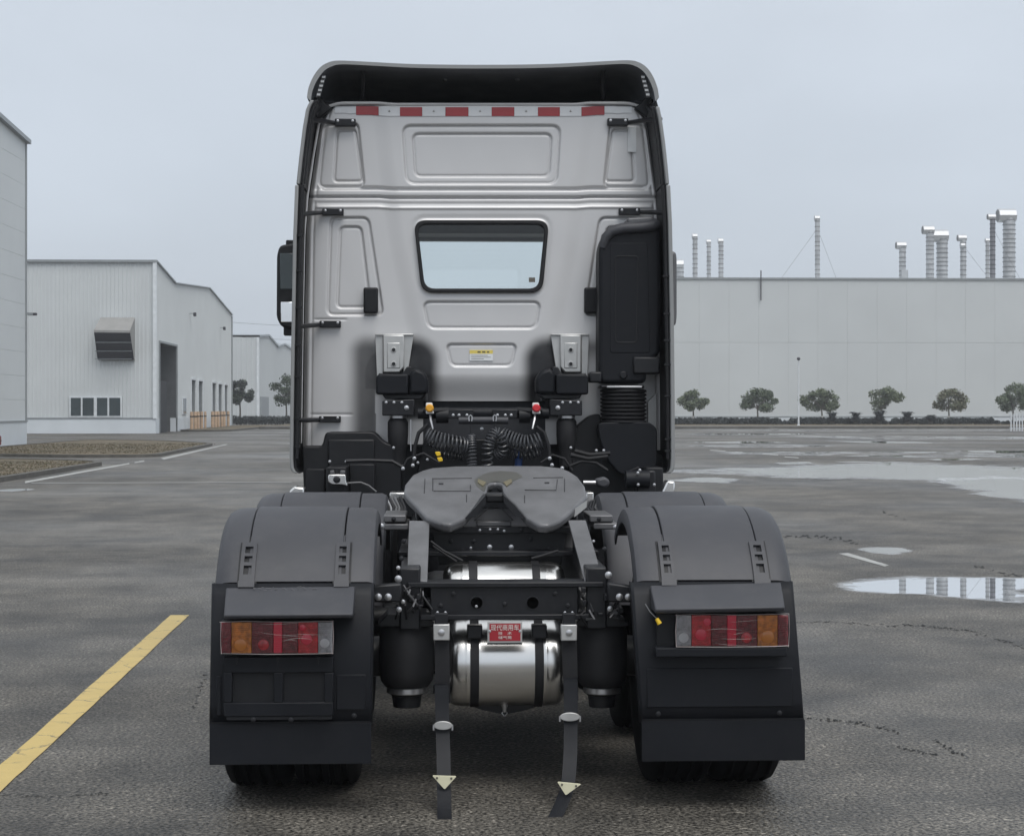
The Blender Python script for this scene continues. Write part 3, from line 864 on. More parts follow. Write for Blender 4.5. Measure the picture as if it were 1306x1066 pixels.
for i, (px, wpx, top, sty, lab) in enumerate(ducts):
    Yd = 184.0 + (i % 3) * 1.3
    X, _, Z = at(px, top, Yd)
    r = wpx / 2 * Yd / F
    zb = HT - .35
    du = thing('ventilation_duct', (X, Yd, zb), lab, 'duct', 'ducts on the right hall roof')
    capr = r * 1.15 if sty == 'elbow' else r * 1.2
    zc = Z - capr
    prof_ = []; z = 0; step = .46
    H = zc - zb
    while z < H - .05:
        z2 = min(z + step * random.uniform(.85, 1.15), H)
        prof_ += [(r, z), (r, z2 - .09), (r * 1.10 + .02, z2 - .085), (r * 1.10 + .02, z2 - .01), (r, z2 - .005)]
        z = z2
    # flange rings, one dark ring per section
    MB().lathe([(r, 0), (r, H)], (X, Yd, zb), n=16).build('pipe', 'duct_dark' if i == 10 else 'duct_metal', du)
    zz = 0.3
    while zz < H - .15:
        rg = MB().lathe([(r * 1.07 + .015, 0), (r * 1.07 + .015, .075)], (X + random.uniform(-.01, .01), Yd, zb + zz), n=14)
        rg.build('flange_ring', 'duct_mouth' if i != 10 else 'vent_dark', du)
        zz += random.uniform(.40, .56)
    L_ = r * (1.25 if sty == 'elbow' else 1.1)
    cap_ = MB().lathe([(capr * .9, -L_ * (1.55 if sty == 'elbow' else 1.15)), (capr, -L_ * (1.5 if sty == 'elbow' else 1.1)), (capr, L_ * .78), (capr * .96, L_ * .82)], (X, Yd, zc), axis='x', n=8)
    cap_.build('cap', 'duct_cap', du, smooth=False)
    if sty != 'top':
        MB().lathe([(capr * .92, -.03), (capr * .92, 0)], (X - L_ * 1.56, Yd, zc), axis='x', n=8).build('cap_mouth', 'duct_mouth', du)
    if i == 5:
        MB().box(X - r * .6, X + r * 1.3, Yd - r - .25, Yd - r + .1, at(px, 355, Yd)[2], at(px, 345, Yd)[2]).build('junction_box', 'duct_cap', du)
    if i == 8:
        q = at(1226, 313.5, Yd)
        MB().lathe([(.2, -.25), (.24, -.2), (.24, .25)], (q[0], Yd - r - .1, q[2]), axis='x', n=8).build('small_cap', 'duct_cap', du)
    if i in (4, 8, 10):
        for dx in ((-4.0, 2.2) if i == 4 else (3.2,)):
            MB().tube([(X, Yd, zb + H * .85), (X + dx, Yd + .3, HT + .1)], .014, 4).build('guy_wire', 'duct_mouth', du)

# ---- vegetation
def leaf_cloud(mb, blobs, count, size, squash=1.0, mis=(0,)):
    vs = []; fs = []; mi = []
    for _ in range(count):
        c, r = random.choice(blobs)
        while True:
            v = Vector((random.gauss(0, 1), random.gauss(0, 1), random.gauss(0, 1)))
            if v.length > 1e-3: break
        v.normalize()
        v *= r * random.random() ** 0.45
        p = Vector(c) + Vector((v.x, v.y, v.z * squash))
        a = Vector((random.gauss(0, 1), random.gauss(0, 1), random.gauss(0, .7))).normalized()
        b = a.orthogonal().normalized()
        b = (Matrix.Rotation(random.uniform(0, 6.28), 3, a) @ b)
        s = size * random.uniform(.6, 1.4)
        n = len(vs)
        vs += [p - a * s, p + b * s * .55, p + a * s, p - b * s * .55]
        fs.append((n, n + 1, n + 2, n + 3)); mi.append(random.choice(mis))
    n0 = len(mb.v)
    mb.v += [tuple(v) for v in vs]; mb.f += [tuple(i + n0 for i in f) for f in fs]; mb.mi += mi
def tree(px, base, top, xl, xr, cb, Y, mats, label, wash=False, nblob=26, seed=1, cnt=1500, group='round-crowned trees'):
    random.seed(seed)
    X, _, _ = at(px, base, Y); zg = 0.15
    zt_ = at(px, top, Y)[2]; zb_ = at(px, cb, Y)[2]
    x0, x1 = at(xl, base, Y)[0], at(xr, base, Y)[0]
    cxx, rx, rz = (x0 + x1) / 2, (x1 - x0) / 2 * 1.1, (zt_ - zb_) / 2 * 1.06
    zc = (zt_ + zb_) / 2
    t = thing('broadleaf_tree', (X, Y, zg), label, 'tree', group)
    tb = MB()
    zf = zb_ + rz * .45
    tb.tube([(X, Y, zg - .1), (X + .03, Y, zg + (zf - zg) * .5), (X - .02, Y, zf)], [.10, .075, .06], 8)
    for k in range(6):
        a = k * 1.05 + random.uniform(-.3, .3); L_ = random.uniform(.5, .85)
        e = (cxx + math.cos(a) * rx * L_, Y + math.sin(a) * rx * L_, zc + rz * random.uniform(-.1, .6))
        tb.tube([(X, Y, zf - .25), ((X + e[0]) / 2, (Y + e[1]) / 2, (zf + e[2]) / 2 + .05), e], [.05, .035, .015], 6)
    tb.build('trunk', 'trunk', t)
    if wash:
        MB().lathe([(.115, 0), (.105, .75)], (X, Y, zg), n=10).build('whitewash', 'lime_wash', t)
    blobs = []
    for k in range(nblob):
        a = random.uniform(0, 6.28); e = random.uniform(-.9, 1); rr = math.sqrt(max(0, 1 - e * e)) * random.uniform(.5, .98)
        # flat-bottomed umbrella shape
        blobs.append(((cxx + math.cos(a) * rr * rx, Y + math.sin(a) * rr * rx, zc + e * rz * .72 - (.10 * rz if rr > .6 else 0)), random.uniform(.24, .40) * min(rx, rz * 1.5)))
    blobs.append(((cxx, Y, zc), .4 * min(rx, rz)))
    cb_ = MB(); leaf_cloud(cb_, blobs, int(cnt * 2.3), .10, .8, (0, 0, 0, 1))
    cb_.build('crown', mats, t, smooth=False)
    random.seed(seed + 100)
YT = 166.0
tree(884, 541, 499, 867, 903, 524, YT, ['leaf_b', 'leaf_a'], 'small round-crowned tree nearest the truck cab on the right', True, seed=3)
tree(966, 540, 496, 944, 989.5, 525, YT, ['leaf_a', 'leaf_b'], 'tree with dark spreading crown left of the lamp post', seed=5, cnt=1900)
tree(1048, 541, 497.5, 1023, 1073, 525, YT, ['leaf_b', 'leaf_a'], 'broad dense tree just right of the lamp post', True, seed=8, cnt=2200)
tree(1124, 541, 494, 1108, 1151, 527, YT, ['leaf_b', 'leaf_a'], 'lopsided tree with gaps above the tallest cycad', seed=13, nblob=17, cnt=1500)
tree(1210, 541, 497, 1191, 1230, 526, YT, ['leaf_c', 'leaf_b'], 'yellowish tree right of all the cycads', True, seed=21, cnt=1500)
tree(1292, 541, 490, 1269, 1318, 527, YT, ['leaf_a', 'leaf_b'], 'tree at the right edge behind the white barrier', seed=34, cnt=2200)
tree(306, 533, 481, 291, 323, 519, 172, ['leaf_dark', 'leaf_a'], 'dark tree at the far end of the ribbed hall', seed=55, cnt=1900)
tree(365, 535, 478, 345, 388, 520, 172, ['leaf_a', 'leaf_dark'], 'dark tree half hidden behind the cab mirror side', True, seed=77, cnt=1900)

def cycad(px, top, w, lab, seed, double):
    random.seed(seed)
    Y = 160.0
    X = at(px, 540, Y)[0]; zt_ = at(px, top, Y)[2]; R = w / 2 * Y / F
    t = thing('cycad', (X, Y, .15), lab, 'palm shrub', 'dark cycads in the planting bed')
    MB().lathe([(.2, 0), (.24, .3), (.2, .55)], (X, Y, .15), n=10).build('trunk', 'trunk', t)
    fr = MB()
    tiers = [(.62, zt_, .95, 90), (.40, zt_ - .5, 1.15, 80)] if double else [(.42, zt_, 1.15, 130)]
    for zb_, ztp, k, nn in tiers:
        for i in range(nn):
            a = random.uniform(0, 6.283); el = random.uniform(.1, 1.0)
            h = (ztp - zb_) * el; rr = R * k * ((.35 + .7 * el) if double and k < 1 else (1.15 - .5 * el)) * random.uniform(.85, 1.1)
            p0 = Vector((X, Y, zb_)); p1 = p0 + Vector((math.cos(a) * rr * .55, math.sin(a) * rr * .55, h * .9)); p2 = p0 + Vector((math.cos(a) * rr, math.sin(a) * rr, h * (1.0 if double and k < .9 else .78)))
            sd = Vector((-math.sin(a), math.cos(a), 0)) * .13
            n = len(fr.v)
            fr.v += [tuple(p0 - sd * .4), tuple(p0 + sd * .4), tuple(p1 - sd), tuple(p1 + sd), tuple(p2 - sd * .2), tuple(p2 + sd * .2)]
            fr.f += [(n, n + 1, n + 3, n + 2), (n + 2, n + 3, n + 5, n + 4)]; fr.mi += [0, 0]
    fr.build('fronds', 'leaf_dark', t, smooth=False)
cycad(1061.5, 524.5, 21, 'leftmost cycad, beside the broad dense tree', 1, True)
cycad(1091.5, 524, 21, 'second cycad from the left, with hourglass outline', 2, True)
cycad(1121.5, 522, 25, 'middle cycad under the lopsided tree', 3, True)
cycad(1157, 523.5, 23, 'fourth cycad, tall hourglass right of the lopsided tree', 4, True)
cycad(1187, 528, 22, 'rightmost cycad, a low fan left of the yellowish tree', 5, False)
def bush(px, top, w, lab, seed, cnt=500):
    random.seed(seed)
    Y = 163.0; X = at(px, 540, Y)[0]; zt_ = at(px, top, Y)[2]; R = w / 2 * Y / F
    t = thing('clipped_bush', (X, Y, .15), lab, 'bush', 'bushes in the planting bed')
    MB().tube([(X, Y, .1), (X, Y, .4)], .05, 6).build('stem', 'trunk', t)
    b = MB(); h = zt_ - .15
    bl = [((X + R * .55 * k, Y + random.uniform(-.2, .2), .15 + h * .5), h * .5) for k in (-1, -.5, 0, .5, 1)]
    leaf_cloud(b, bl, cnt * 2, .10, 1.0); b.build('foliage', 'leaf_dark', t, smooth=False)
bush(899, 532.5, 27, 'clipped dome bush right of the tree nearest the cab', 1)
bush(932, 532.5, 30, 'clipped dome bush between the first two trees', 2)
bush(969, 532, 36, 'wide clipped bush under the dark spreading tree', 3, 700)
bush(990.5, 532.8, 11, 'small loose bush left of the lamp post', 4, 160)
bush(1029, 532.5, 25, 'clipped dome bush right of the lamp post', 5)
bush(1255, 532.8, 26, 'clipped dome bush left of the right-edge tree', 6)
bush(1216, 533, 10, 'tiny bush at the foot of the yellowish tree', 7, 120)
random.seed(99)
hd = MB()
bl = []
for xp in range(858, 1320, 3):
    gap = (984 < xp < 1010) or (1126 < xp < 1140) or (1268 < xp)
    h_ = (.30 if gap else .60) + random.uniform(-.05, .05)
    X = at(xp, 540, 161.5)[0]
    bl.append(((X, 161.5 + random.uniform(-.6, .6), .15 + h_ * .5), h_ * .5))
leaf_cloud(hd, bl, 26000, .10, 1.0)
tag(hd.build('low_hedge', 'leaf_dark', smooth=False), 'low dark hedge along the far planting bed', 'hedge', kind='stuff')
hd = MB(); bl = []
for xp in np.arange(293, 392, 2.5):
    for yy in (166, 169):
        X = at(xp, 540, yy)[0]; bl.append(((X, yy, .5), .42))
leaf_cloud(hd, bl, 6000, .09, 1.0)
tag(hd.build('low_hedge', 'leaf_dark', smooth=False), 'low dark hedge in front of the distant hall', 'hedge', kind='stuff')

# ---- lamp post, barrier, power lines
p = ground(1018.5, 545.0)
lp = thing('lamp_post', (p[0], p[1], 0.14), 'slender white lamp post in front of the blank hall', 'lamp post')
ht = at(1018.5, 459, p[1])[2]
MB().tube([(p[0], p[1], .14), (p[0], p[1], .9), (p[0], p[1], ht)], [.085, .07, .05], 10).build('pole', 'white_pipe', lp)
MB().lathe([(.14, 0), (.14, .05), (.08, .1)], (p[0], p[1], .14), n=10).build('base', 'white_pipe', lp)
MB().lathe([(.04, 0), (.13, .06), (.16, .18), (.08, .26)], (p[0], p[1], ht - .05), n=12).build('lamp_head', 'vent_dark', lp)
YB = 126.0
bg = thing('barrier_fence', at(1297, 549, YB)[:2] + (0.0,), 'white upright barrier fence at the right edge', 'fence')
za, zb_ = at(1297, 527.5, YB)[2], .06
for k in range(9):
    X = at(1289.5 + k * 3.6, 540, YB)[0]
    MB().box(X - .04, X + .04, YB - .04, YB + .04, zb_ - .06, za + random.uniform(-.02, .02)).build('picket', 'white_pipe', bg)
xa, xb = at(1288, 540, YB)[0], at(1321, 540, YB)[0]
MB().box(xa, xb, YB + .05, YB + .09, zb_ + .1, zb_ + .18).build('rail', 'white_pipe', bg)
MB().box(xa, xb, YB + .05, YB + .09, za - .2, za - .12).build('rail', 'white_pipe', bg)
for py, lab in ((409, 'upper thin power line behind the mirror'), (427, 'lower thin power line behind the mirror')):
    a = at(250, py - 2, 205); b = at(480, py + 4, 240)
    pts = [Vector(a) + (Vector(b) - Vector(a)) * (k / 10) - Vector((0, 0, .5 * math.sin(math.pi * k / 10))) for k in range(11)]
    pts = [Vector(a) - (Vector(b) - Vector(a)) * 1.5] + pts
    tag(MB().tube(pts, .02, 4).build('power_line', 'duct_mouth'), lab, 'cable', 'power lines')

# ================================================================== THE TRUCK
random.seed(5)
TX = 0.272                                                # truck centre line
YA, YB2 = 8.0, 9.35                                       # rear and forward drive axles
YC = 11.9                                                 # back wall of the cab
truck = thing('tractor_truck', (TX, 10.0, 0), 'silver grey cab tractor truck with black fenders seen from behind', 'truck')

# shared bolt meshes
def bolt_mesh(r, material):
    mb = MB()
    mb.lathe([(r * 1.25, 0), (r * 1.25, -r * .25), (r, -r * .3), (r * .95, -r * .55), (r * .7, -r * .68)], (0, 0, 0), axis='y', n=10)
    return mb.mesh('bolt', material)
BOLT = {k: bolt_mesh(r, m) for k, (r, m) in {'z9': (.0075, 'zinc'), 'z13': (.0095, 'zinc'), 'z18': (.0125, 'zinc'), 'k13': (.009, 'chassis_black'), 'z6': (.005, 'zinc')}.items()}
def bolt(px, py, Y, parent, kind='z13'):
    return link('bolt', BOLT[kind], parent, at(px, py, Y))

# ------------------------------------------------------------------ cab back wall: one pressed sheet
XL = [(131.5, 440), (133, 432), (135, 426), (138, 420.5), (142, 416), (150, 411), (180, 405), (240, 396), (265, 392.5), (300, 390.5), (420, 388), (580, 386)]
NX, ys_ = 366, np.concatenate([np.arange(131.5, 575.01, 1.25)])
S = np.linspace(0, 1, NX)
PY, SS = np.meshgrid(ys_, S, indexing='ij')
XLv = interp(XL, PY); XRv = 1235 - XLv
PX = XLv + (XRv - XLv) * SS
def mir(p): return [(1235 - x, y) for x, y in p][::-1]
h = np.zeros(PX.shape)                                    # metres towards the camera
def press(poly, depth, ramp=4.0, r=6.0, both=False):
    global h
    if depth < 0: depth *= .8
    for q in ([poly, mir(poly)] if both else [poly]):
        sd = poly_sd(rounded(q, r, 6), PX, PY)
        h += depth * smooth01(0.5 - sd / ramp)
        if depth < 0 and ramp < 5: h -= .016 * np.exp(-((sd - .3) / 1.15) ** 2)
def groove(ycurve, depth, w, x0, x1, fade=6):
    global h
    d = np.abs(PY - ycurve(PX)) / w
    h += depth * np.exp(-d * d * 2.2) * smooth01((PX - x0) / fade) * smooth01((x1 - PX) / fade)
# central bulge, wider at the top, funnel below the seam
cl = interp([(130, 485), (152, 486.5), (200, 492), (246, 498), (262, 499), (300, 505), (360, 517), (420, 529), (470, 538), (575, 548)], PY)
dist = np.minimum(PX - cl, (1235 - cl) - PX)
h += 0.012 * smooth01((dist + 12) / 24)
# soft dome of the whole wall
h += 0.012 * (1 - ((PX - 617.5) / 230) ** 2)
hump = lambda X: 3.0 * smooth01((np.minimum(X - 480, 755 - X)) / 24)
groove(lambda X: 240.5 + 0 * X + hump(X) * .6, -0.022, 2.4, 409, 826)
press([(396, 242.5), (839, 242.5), (841, 251), (394, 251)], 0.006, 3.5, 1)
groove(lambda X: 251.5 + hump(X) * .6, -0.024, 1.6, 380, 860)
groove(lambda X: 264.5 + hump(X) * .5, 0.008, 2.0, 400, 835)
groove(lambda X: 259 + hump(X) * .5, -0.004, 2.2, 400, 835)
# upper side recesses with an inner rib
press([(414, 160), (456, 158), (464, 238), (407, 238)], -0.016, 2.6, 7, True)
press([(430, 166), (453, 166), (462, 231), (426, 231)], -0.008, 3.4, 5, True)
# upper centre: recess with a raised field
press([(514, 161.5), (714, 161.5), (709.5, 234), (519, 234)], -0.022, 3.0, 11)
press([(527, 171.5), (703, 171.5), (700, 224.5), (530, 224.5)], -0.016, 2.6, 8)
# lower side recesses
press([(422, 278.5), (469.5, 278.5), (488, 401), (418, 401)], -0.016, 2.6, 8, True)
press([(434, 290), (460, 290), (472, 391.5), (430, 391.5)], -0.015, 2.6, 6, True)
# below the window
press([(540.5, 386), (688.5, 386), (683, 418), (547, 418)], -0.016, 2.6, 9)
press([(570, 440), (658, 440), (652, 466), (576, 466)], -0.016, 2.5, 7)
# flange round the window
press([(524, 276), (704, 276), (695, 378), (534, 378)], -0.006, 8.0, 20)
press([(527.5, 280.5), (700.5, 280.5), (692, 373.5), (537.5, 373.5)], 0.010, 4.0, 16)
# door-like panel at the lower left and right
groove(lambda X: 407.5 + 0 * X, -0.006, 1.6, 398, 445)
groove(lambda X: 528.5 + 0 * X, -0.006, 1.6, 394, 452)
d = np.abs(PX - interp([(250, 402), (300, 399.5), (530, 396.5), (575, 396)], PY)) / 1.6
h += -0.008 * np.exp(-d * d * 2.2) * smooth01((PY - 255) / 6)
d = np.abs(PX - (1235 - interp([(250, 402), (300, 399.5), (530, 396.5), (575, 396)], PY))) / 1.6
h += -0.008 * np.exp(-d * d * 2.2) * smooth01((PY - 255) / 6)
d = np.abs(PX - interp([(130, 425), (160, 416), (240, 404), (252, 403)], PY)) / 2.0
h += -0.006 * np.exp(-d * d * 2.2) * smooth01((252 - PY) / 4)
d = np.abs(PX - (1235 - interp([(130, 425), (160, 416), (240, 404), (252, 403)], PY))) / 2.0
h += -0.006 * np.exp(-d * d * 2.2) * smooth01((252 - PY) / 4)
# lower apron turns under the cab; top edge rolls over
h -= 0.055 * smooth01((PY - 476) / 40) * smooth01((dist - 2) / 10)
h -= 0.030 * smooth01((136.5 - PY) / 6)
h -= 0.035 * smooth01((6 - np.minimum(PX - XLv, XRv - PX)) / 7)
# slight panel waviness
h += 0.0004 * np.sin(PX * .05 + PY * .021) * np.cos(PY * .043) + 0.0003 * np.sin(PX * .11 - PY * .07)
u_ = (PX - CX) / F
WX = YC * (SA + u_ * CA) / (CA - u_ * SA)
WZ = CAMH + (HY - PY) / F * (WX * SA + YC * CA)
WY = YC - h
# black overspray round the mounts: a real stain on the paint
def arch(x0, x1, y0, y1, soft):
    r = (x1 - x0) / 2; cx = (x0 + x1) / 2
    dx = np.abs(PX - cx); dy = np.where(PY < y0 + r, y0 + r - PY, 0)
    sd = np.hypot(dx, dy) - r
    return smooth01(.5 - sd / soft) * smooth01((y1 - PY) / 10)
ov = np.maximum.reduce([.86 * arch(450, 486, 432, 560, 24), 1.0 * arch(502, 558, 432, 540, 20), .92 * arch(458, 554, 430, 505, 20) * smooth01((PY - 432) / 22),
                        1.0 * arch(669, 726, 432, 540, 20), .9 * arch(688, 800, 426, 505, 20) * smooth01((PY - 430) / 16) * smooth01((470 - PY) / 40 + (PX < 740))])
ov = ov * smooth01(np.where((PX > 479) & (PX < 503), (507 - PY) / 8, 1))
ny, nx = PX.shape
win_poly = rounded([(531, 284.5), (697, 284.5), (688.5, 369.5), (541, 369.5)], 15, 8)
cxs = (PX[:-1, :-1] + PX[1:, 1:]) / 2; cys = (PY[:-1, :-1] + PY[1:, 1:]) / 2
keep = poly_sd(win_poly, cxs, cys) > -0.6
keep &= ~((cys > 511) & (cxs > 540) & (cxs < 695))
keep &= ~((cys > 566) & (cxs > 490) & (cxs < 745))
idx = np.arange(ny * nx).reshape(ny, nx)
q = np.stack([idx[:-1, :-1], idx[1:, :-1], idx[1:, 1:], idx[:-1, 1:]], -1)[keep]
me = bpy.data.meshes.new('back_wall')
co = np.stack([WX, WY, WZ], -1).reshape(-1, 3)
me.vertices.add(len(co)); me.vertices.foreach_set('co', co.ravel())
me.loops.add(q.size); me.loops.foreach_set('vertex_index', q.ravel().astype(np.int32))
me.polygons.add(len(q)); me.polygons.foreach_set('loop_start', np.arange(0, q.size, 4, dtype=np.int32))
me.polygons.foreach_set('use_smooth', np.ones(len(q), bool))
me.update(calc_edges=True)
att = me.attributes.new('overspray', 'FLOAT', 'POINT'); att.data.foreach_set('value', ov.ravel().astype(np.float32))
# paint with overspray and faint grime
m = MATS['cab_paint'].copy(); m.name = 'cab_paint_back'; MATS['cab_paint_back'] = m
t = m.node_tree; b = t.nodes['Principled BSDF']
src = b.inputs['Base Color'].links[0].from_socket
an = nd(t, 'ShaderNodeAttribute', attribute_name='overspray')
tc = nd(t, 'ShaderNodeTexCoord'); n1 = nd(t, 'ShaderNodeTexNoise', Scale=9.0, Detail=6.0); t.links.new(tc.outputs['Object'], n1.inputs['Vector'])
mr = nd(t, 'ShaderNodeMapRange'); mr.inputs['From Min'].default_value = .3; mr.inputs['From Max'].default_value = .7; mr.inputs['To Min'].default_value = .96; mr.inputs['To Max'].default_value = 1.0
t.links.new(n1.outputs['Fac'], mr.inputs['Value'])
ml = nd(t, 'ShaderNodeMath', operation='MULTIPLY'); ml.use_clamp = True
t.links.new(an.outputs['Fac'], ml.inputs[0]); t.links.new(mr.outputs[0], ml.inputs[1])
mx = nd(t, 'ShaderNodeMix', data_type='RGBA'); mx.inputs[7].default_value = (.010, .010, .012, 1)
t.links.new(ml.outputs[0], mx.inputs[0]); t.links.new(src, mx.inputs[6]); t.links.new(mx.outputs[2], b.inputs['Base Color'])
mt = nd(t, 'ShaderNodeMapRange'); mt.inputs['To Min'].default_value = .22; mt.inputs['To Max'].default_value = 0
t.links.new(ml.outputs[0], mt.inputs['Value']); t.links.new(mt.outputs[0], b.inputs['Metallic'])
me.materials.append(m)
cab = link('cab', None, truck, (TX, YC, 2.3))
WOFF[cab.name] = Vector((TX, YC, 2.3))
back = link('back_wall', me, cab)

# shell of the cab behind that wall: sides, roof, floor, front with a windscreen
def XZ(px, py, Y): a = at(px, py, Y); return (a[0], a[2])
Lp = [(interp(XL, y), y) for y in (575, 420, 300, 265, 240, 180, 150, 142, 138, 135, 133)]
loop = [XZ(x, y, YC) for x, y in Lp] + [XZ(1235 - x, y, YC) for x, y in Lp[::-1]]
def shell(mb, lp, Y0, Y1, k0=1.0, k1=1.0, close=False):
    n = len(lp)
    cx0 = TX
    A = [(cx0 + (x - cx0) * k0, Y0, z) for x, z in lp]; B = [(cx0 + (x - cx0) * k1, Y1, z) for x, z in lp]
    mb.add(A + B, [(i, i + 1, n + i + 1, n + i) for i in range(n - 1)] + ([(n - 1, 0, n, 2 * n - 1)] if close else []))
    return mb
sh = shell(MB(), loop, YC + .035, 13.75, 1.0, .995); sh.build('cab_skin', 'cab_paint', cab)
inn = [(TX + (x - TX) * .955, z - .06 if z > 2 else z + .03) for x, z in loop]
shell(MB(), inn, YC + .05, 13.75, 1.0, 1.0, True).build('cab_lining', 'liner', cab)
# front: pillars, header, lower panel round the windscreen
xa_, xb_ = loop[1][0], loop[-2][0]
ztop_ = loop[len(loop) // 2][1]; zbot_ = loop[0][1]
zw0, zw1 = 2.02, at(600, 307.5, 13.8)[2]
fr = MB(); fr.box(xa_, xb_, 13.75, 13.9, zbot_ - .3, zw0); fr.build('front_panel', 'cab_paint', cab, bevel=.03)
fr = MB(); fr.box(xa_ + .05, xb_ - .05, 13.75, 13.9, zw1, ztop_ - .1); fr.build('front_header', 'steel_grey', cab, bevel=.03)
for sx, x_ in ((1, xa_), (-1, xb_)):
    MB().box(x_, x_ + sx * .1, 13.75, 13.9, zw0, zw1).build('pillar', 'plastic_black', cab)
MB().box(xa_ + .1, xb_ - .1, 13.81, 13.82, zw0, zw1).build('windscreen', 'cab_glass', cab)
# side doors with windows, seen from a step aside
for s_ in (-1, 1):
    xs = loop[2][0] if s_ < 0 else loop[-3][0]
    dr = MB().box(xs - .012 * (s_ > 0), xs + .012 * (s_ > 0) + s_ * .02, 12.75, 13.72, 1.35, 2.2).build('door', 'cab_paint', truck, bevel=.01)
    MB().box(xs, xs + s_ * .022, 12.85, 13.65, 2.24, 2.95).build('window', 'window_pane', dr, bevel=.005)
    MB().box(xs + s_ * .02, xs + s_ * .06, 12.82, 13.0, 2.0, 2.05).build('handle', 'plastic_black', dr, bevel=.01)
# rubber seal, tinted rear pane
outer = [XZ(x, y, YC - .05) for x, y in rounded([(527.5, 280.8), (700.5, 280.8), (692, 373.2), (537.5, 373.2)], 16, 8)]
inner = [XZ(x, y, YC - .05) for x, y in rounded([(532.5, 286), (695.5, 286), (687, 368), (542, 368)], 13, 8)]
rw = link('rear_window', None, truck, (TX, YC, 2.6)); WOFF[rw.name] = Vector((TX, YC, 2.6))
sm = ring_mesh(MB(), outer, inner, YC - .052, YC + .02); sm.build('seal', 'rubber', rw, bevel=.006)
gp_ = [XZ(x, y, YC - .02) for x, y in rounded([(531, 284.5), (697, 284.5), (688.5, 369.5), (541, 369.5)], 14, 8)]
MB().prism(gp_, YC - .022, YC - .017).build('pane', 'cab_glass', rw, smooth=False)
MB().pbox(674.5, 354, 682.5, 360, YC - .024, YC - .0225).build('glass_mark', 'print_dark', rw)
# interior: visor rail under the roof, seat backs stay below the sill
MB().box(xa_ + .2, xb_ - .2, 13.4, 13.74, zw1 + .02, zw1 + .16).build('sun_visor', 'steel_grey', cab, bevel=.02)

# small black vent covers, stickers
for x0, x1 in ((463.5, 482), (745.5, 763.5)):
    MB().pbox(x0, 366.5, x1, 399.5, YC - .045, YC + .02).build('vent_cover', 'plastic_black', cab, bevel=.012, seg=3)
YS = YC - .0195
MB().pbox(599, 446.5, 628.5, 451.2, YS, YS + .012).build('label_head', 'label_yellow', cab, smooth=False)
lb = MB().pbox(599, 451.2, 628.5, 460, YS, YS + .012).build('label_body', 'label_white', truck, smooth=False)
for y_, x0, x1 in ((453, 601, 622), (455.2, 601, 626), (457.4, 601, 617)):
    MB().pbox(x0, y_, x1, y_ + .5, YS - .001, YS).build('print_line', 'print_dark', lb, smooth=False)
for x0, x1 in ((609, 613), (615, 619), (621, 624)):
    MB().pbox(x0, 448, x1, 449.8, YS - .001, YS).build('print_line', 'print_dark', lb, smooth=False)
MB().pbox(801, 162, 811.5, 194, YC - .003, YC + .01).build('paper_sticker', 'label_white', cab, smooth=False)

# red and white reflective strip, patch by patch
rs = link('reflective_strip', None, truck, at(617, 141, YC)); WOFF[rs.name] = Vector(at(617, 141, YC))
edges = [427, 454, 483, 510, 538.5, 568, 597.5, 627, 656, 686, 714, 741.5, 771, 806]
sag = lambda x: 135.4 + 1.6 * smooth01(np.minimum(x - 470, 765 - x) / 25.0) + (0.9 if (x < 450 or x > 785) else 0)
hz = lambda x: .012 * (1 - ((x - 617.5) / 230) ** 2) +   .012 * float(smooth01((min(x - 485.5, 749.5 - x) + 12) / 24))
for i in range(len(edges) - 1):
    x0, x1 = edges[i] + .15, edges[i + 1] - .15
    mb = MB(); n_ = 6; top_, bot_ = [], []
    for k in range(n_ + 1):
        x = x0 + (x1 - x0) * k / n_
        Yk = YC - hz(x) - .006
        y0_ = float(sag(x)); y1_ = y0_ + 11.3
        if i in (0, 12): y1_ = y0_ + (9 if abs(x - 617) < 175 else 8)
        top_.append(at(x, y0_, Yk)); bot_.append(at(x, y1_, Yk))
    vs = top_ + bot_; m_ = n_ + 1
    vs2 = [(v[0], v[1] + .010, v[2]) for v in vs]
    mb.add(vs + vs2, [(k, m_ + k, m_ + k + 1, k + 1) for k in range(n_)] + [(2 * m_ + k, k, k + 1, 2 * m_ + k + 1) for k in range(n_)] + [(m_ + k, 3 * m_ + k, 3 * m_ + k + 1, m_ + k + 1) for k in range(n_)])
    red = i % 2 == 1
    po = mb.build('reflector_patch', 'reflector_red' if red else 'reflector_white', rs)
    if not red and 0 < i < 12:
        xm = (x0 + x1) / 2; Ym = YC - hz(xm) - .0075; ym = float(sag(xm)) + 5
        MB().pbox(xm - 1.6, ym, xm + 1.6, ym + .6, Ym, Ym + .002).build('print_line', 'print_dark', rs, smooth=False)
        MB().pbox(xm - .3, ym - 1.4, xm + .3, ym + 1.4, Ym - .001, Ym + .001).build('print_line', 'print_dark', rs, smooth=False)
# rolled bead above the strip
pts = [at(x, 131.8 + (1.8 * float(smooth01(min(x - 480, 755 - x) / 24)) if 480 < x < 755 else 0) + (5 * ((max(0, 440 - x) + max(0, x - 795)) / 22) ** 2), YC - .02) for x in range(418, 818, 6)]
MB().tube(pts, .011, 8).build('roof_bead', 'cab_paint', cab)
pts = [(p_[0], p_[1] + .03, p_[2] - .018) for p_ in pts]
MB().tube(pts, .010, 6).build('roof_seal', 'rubber', cab)

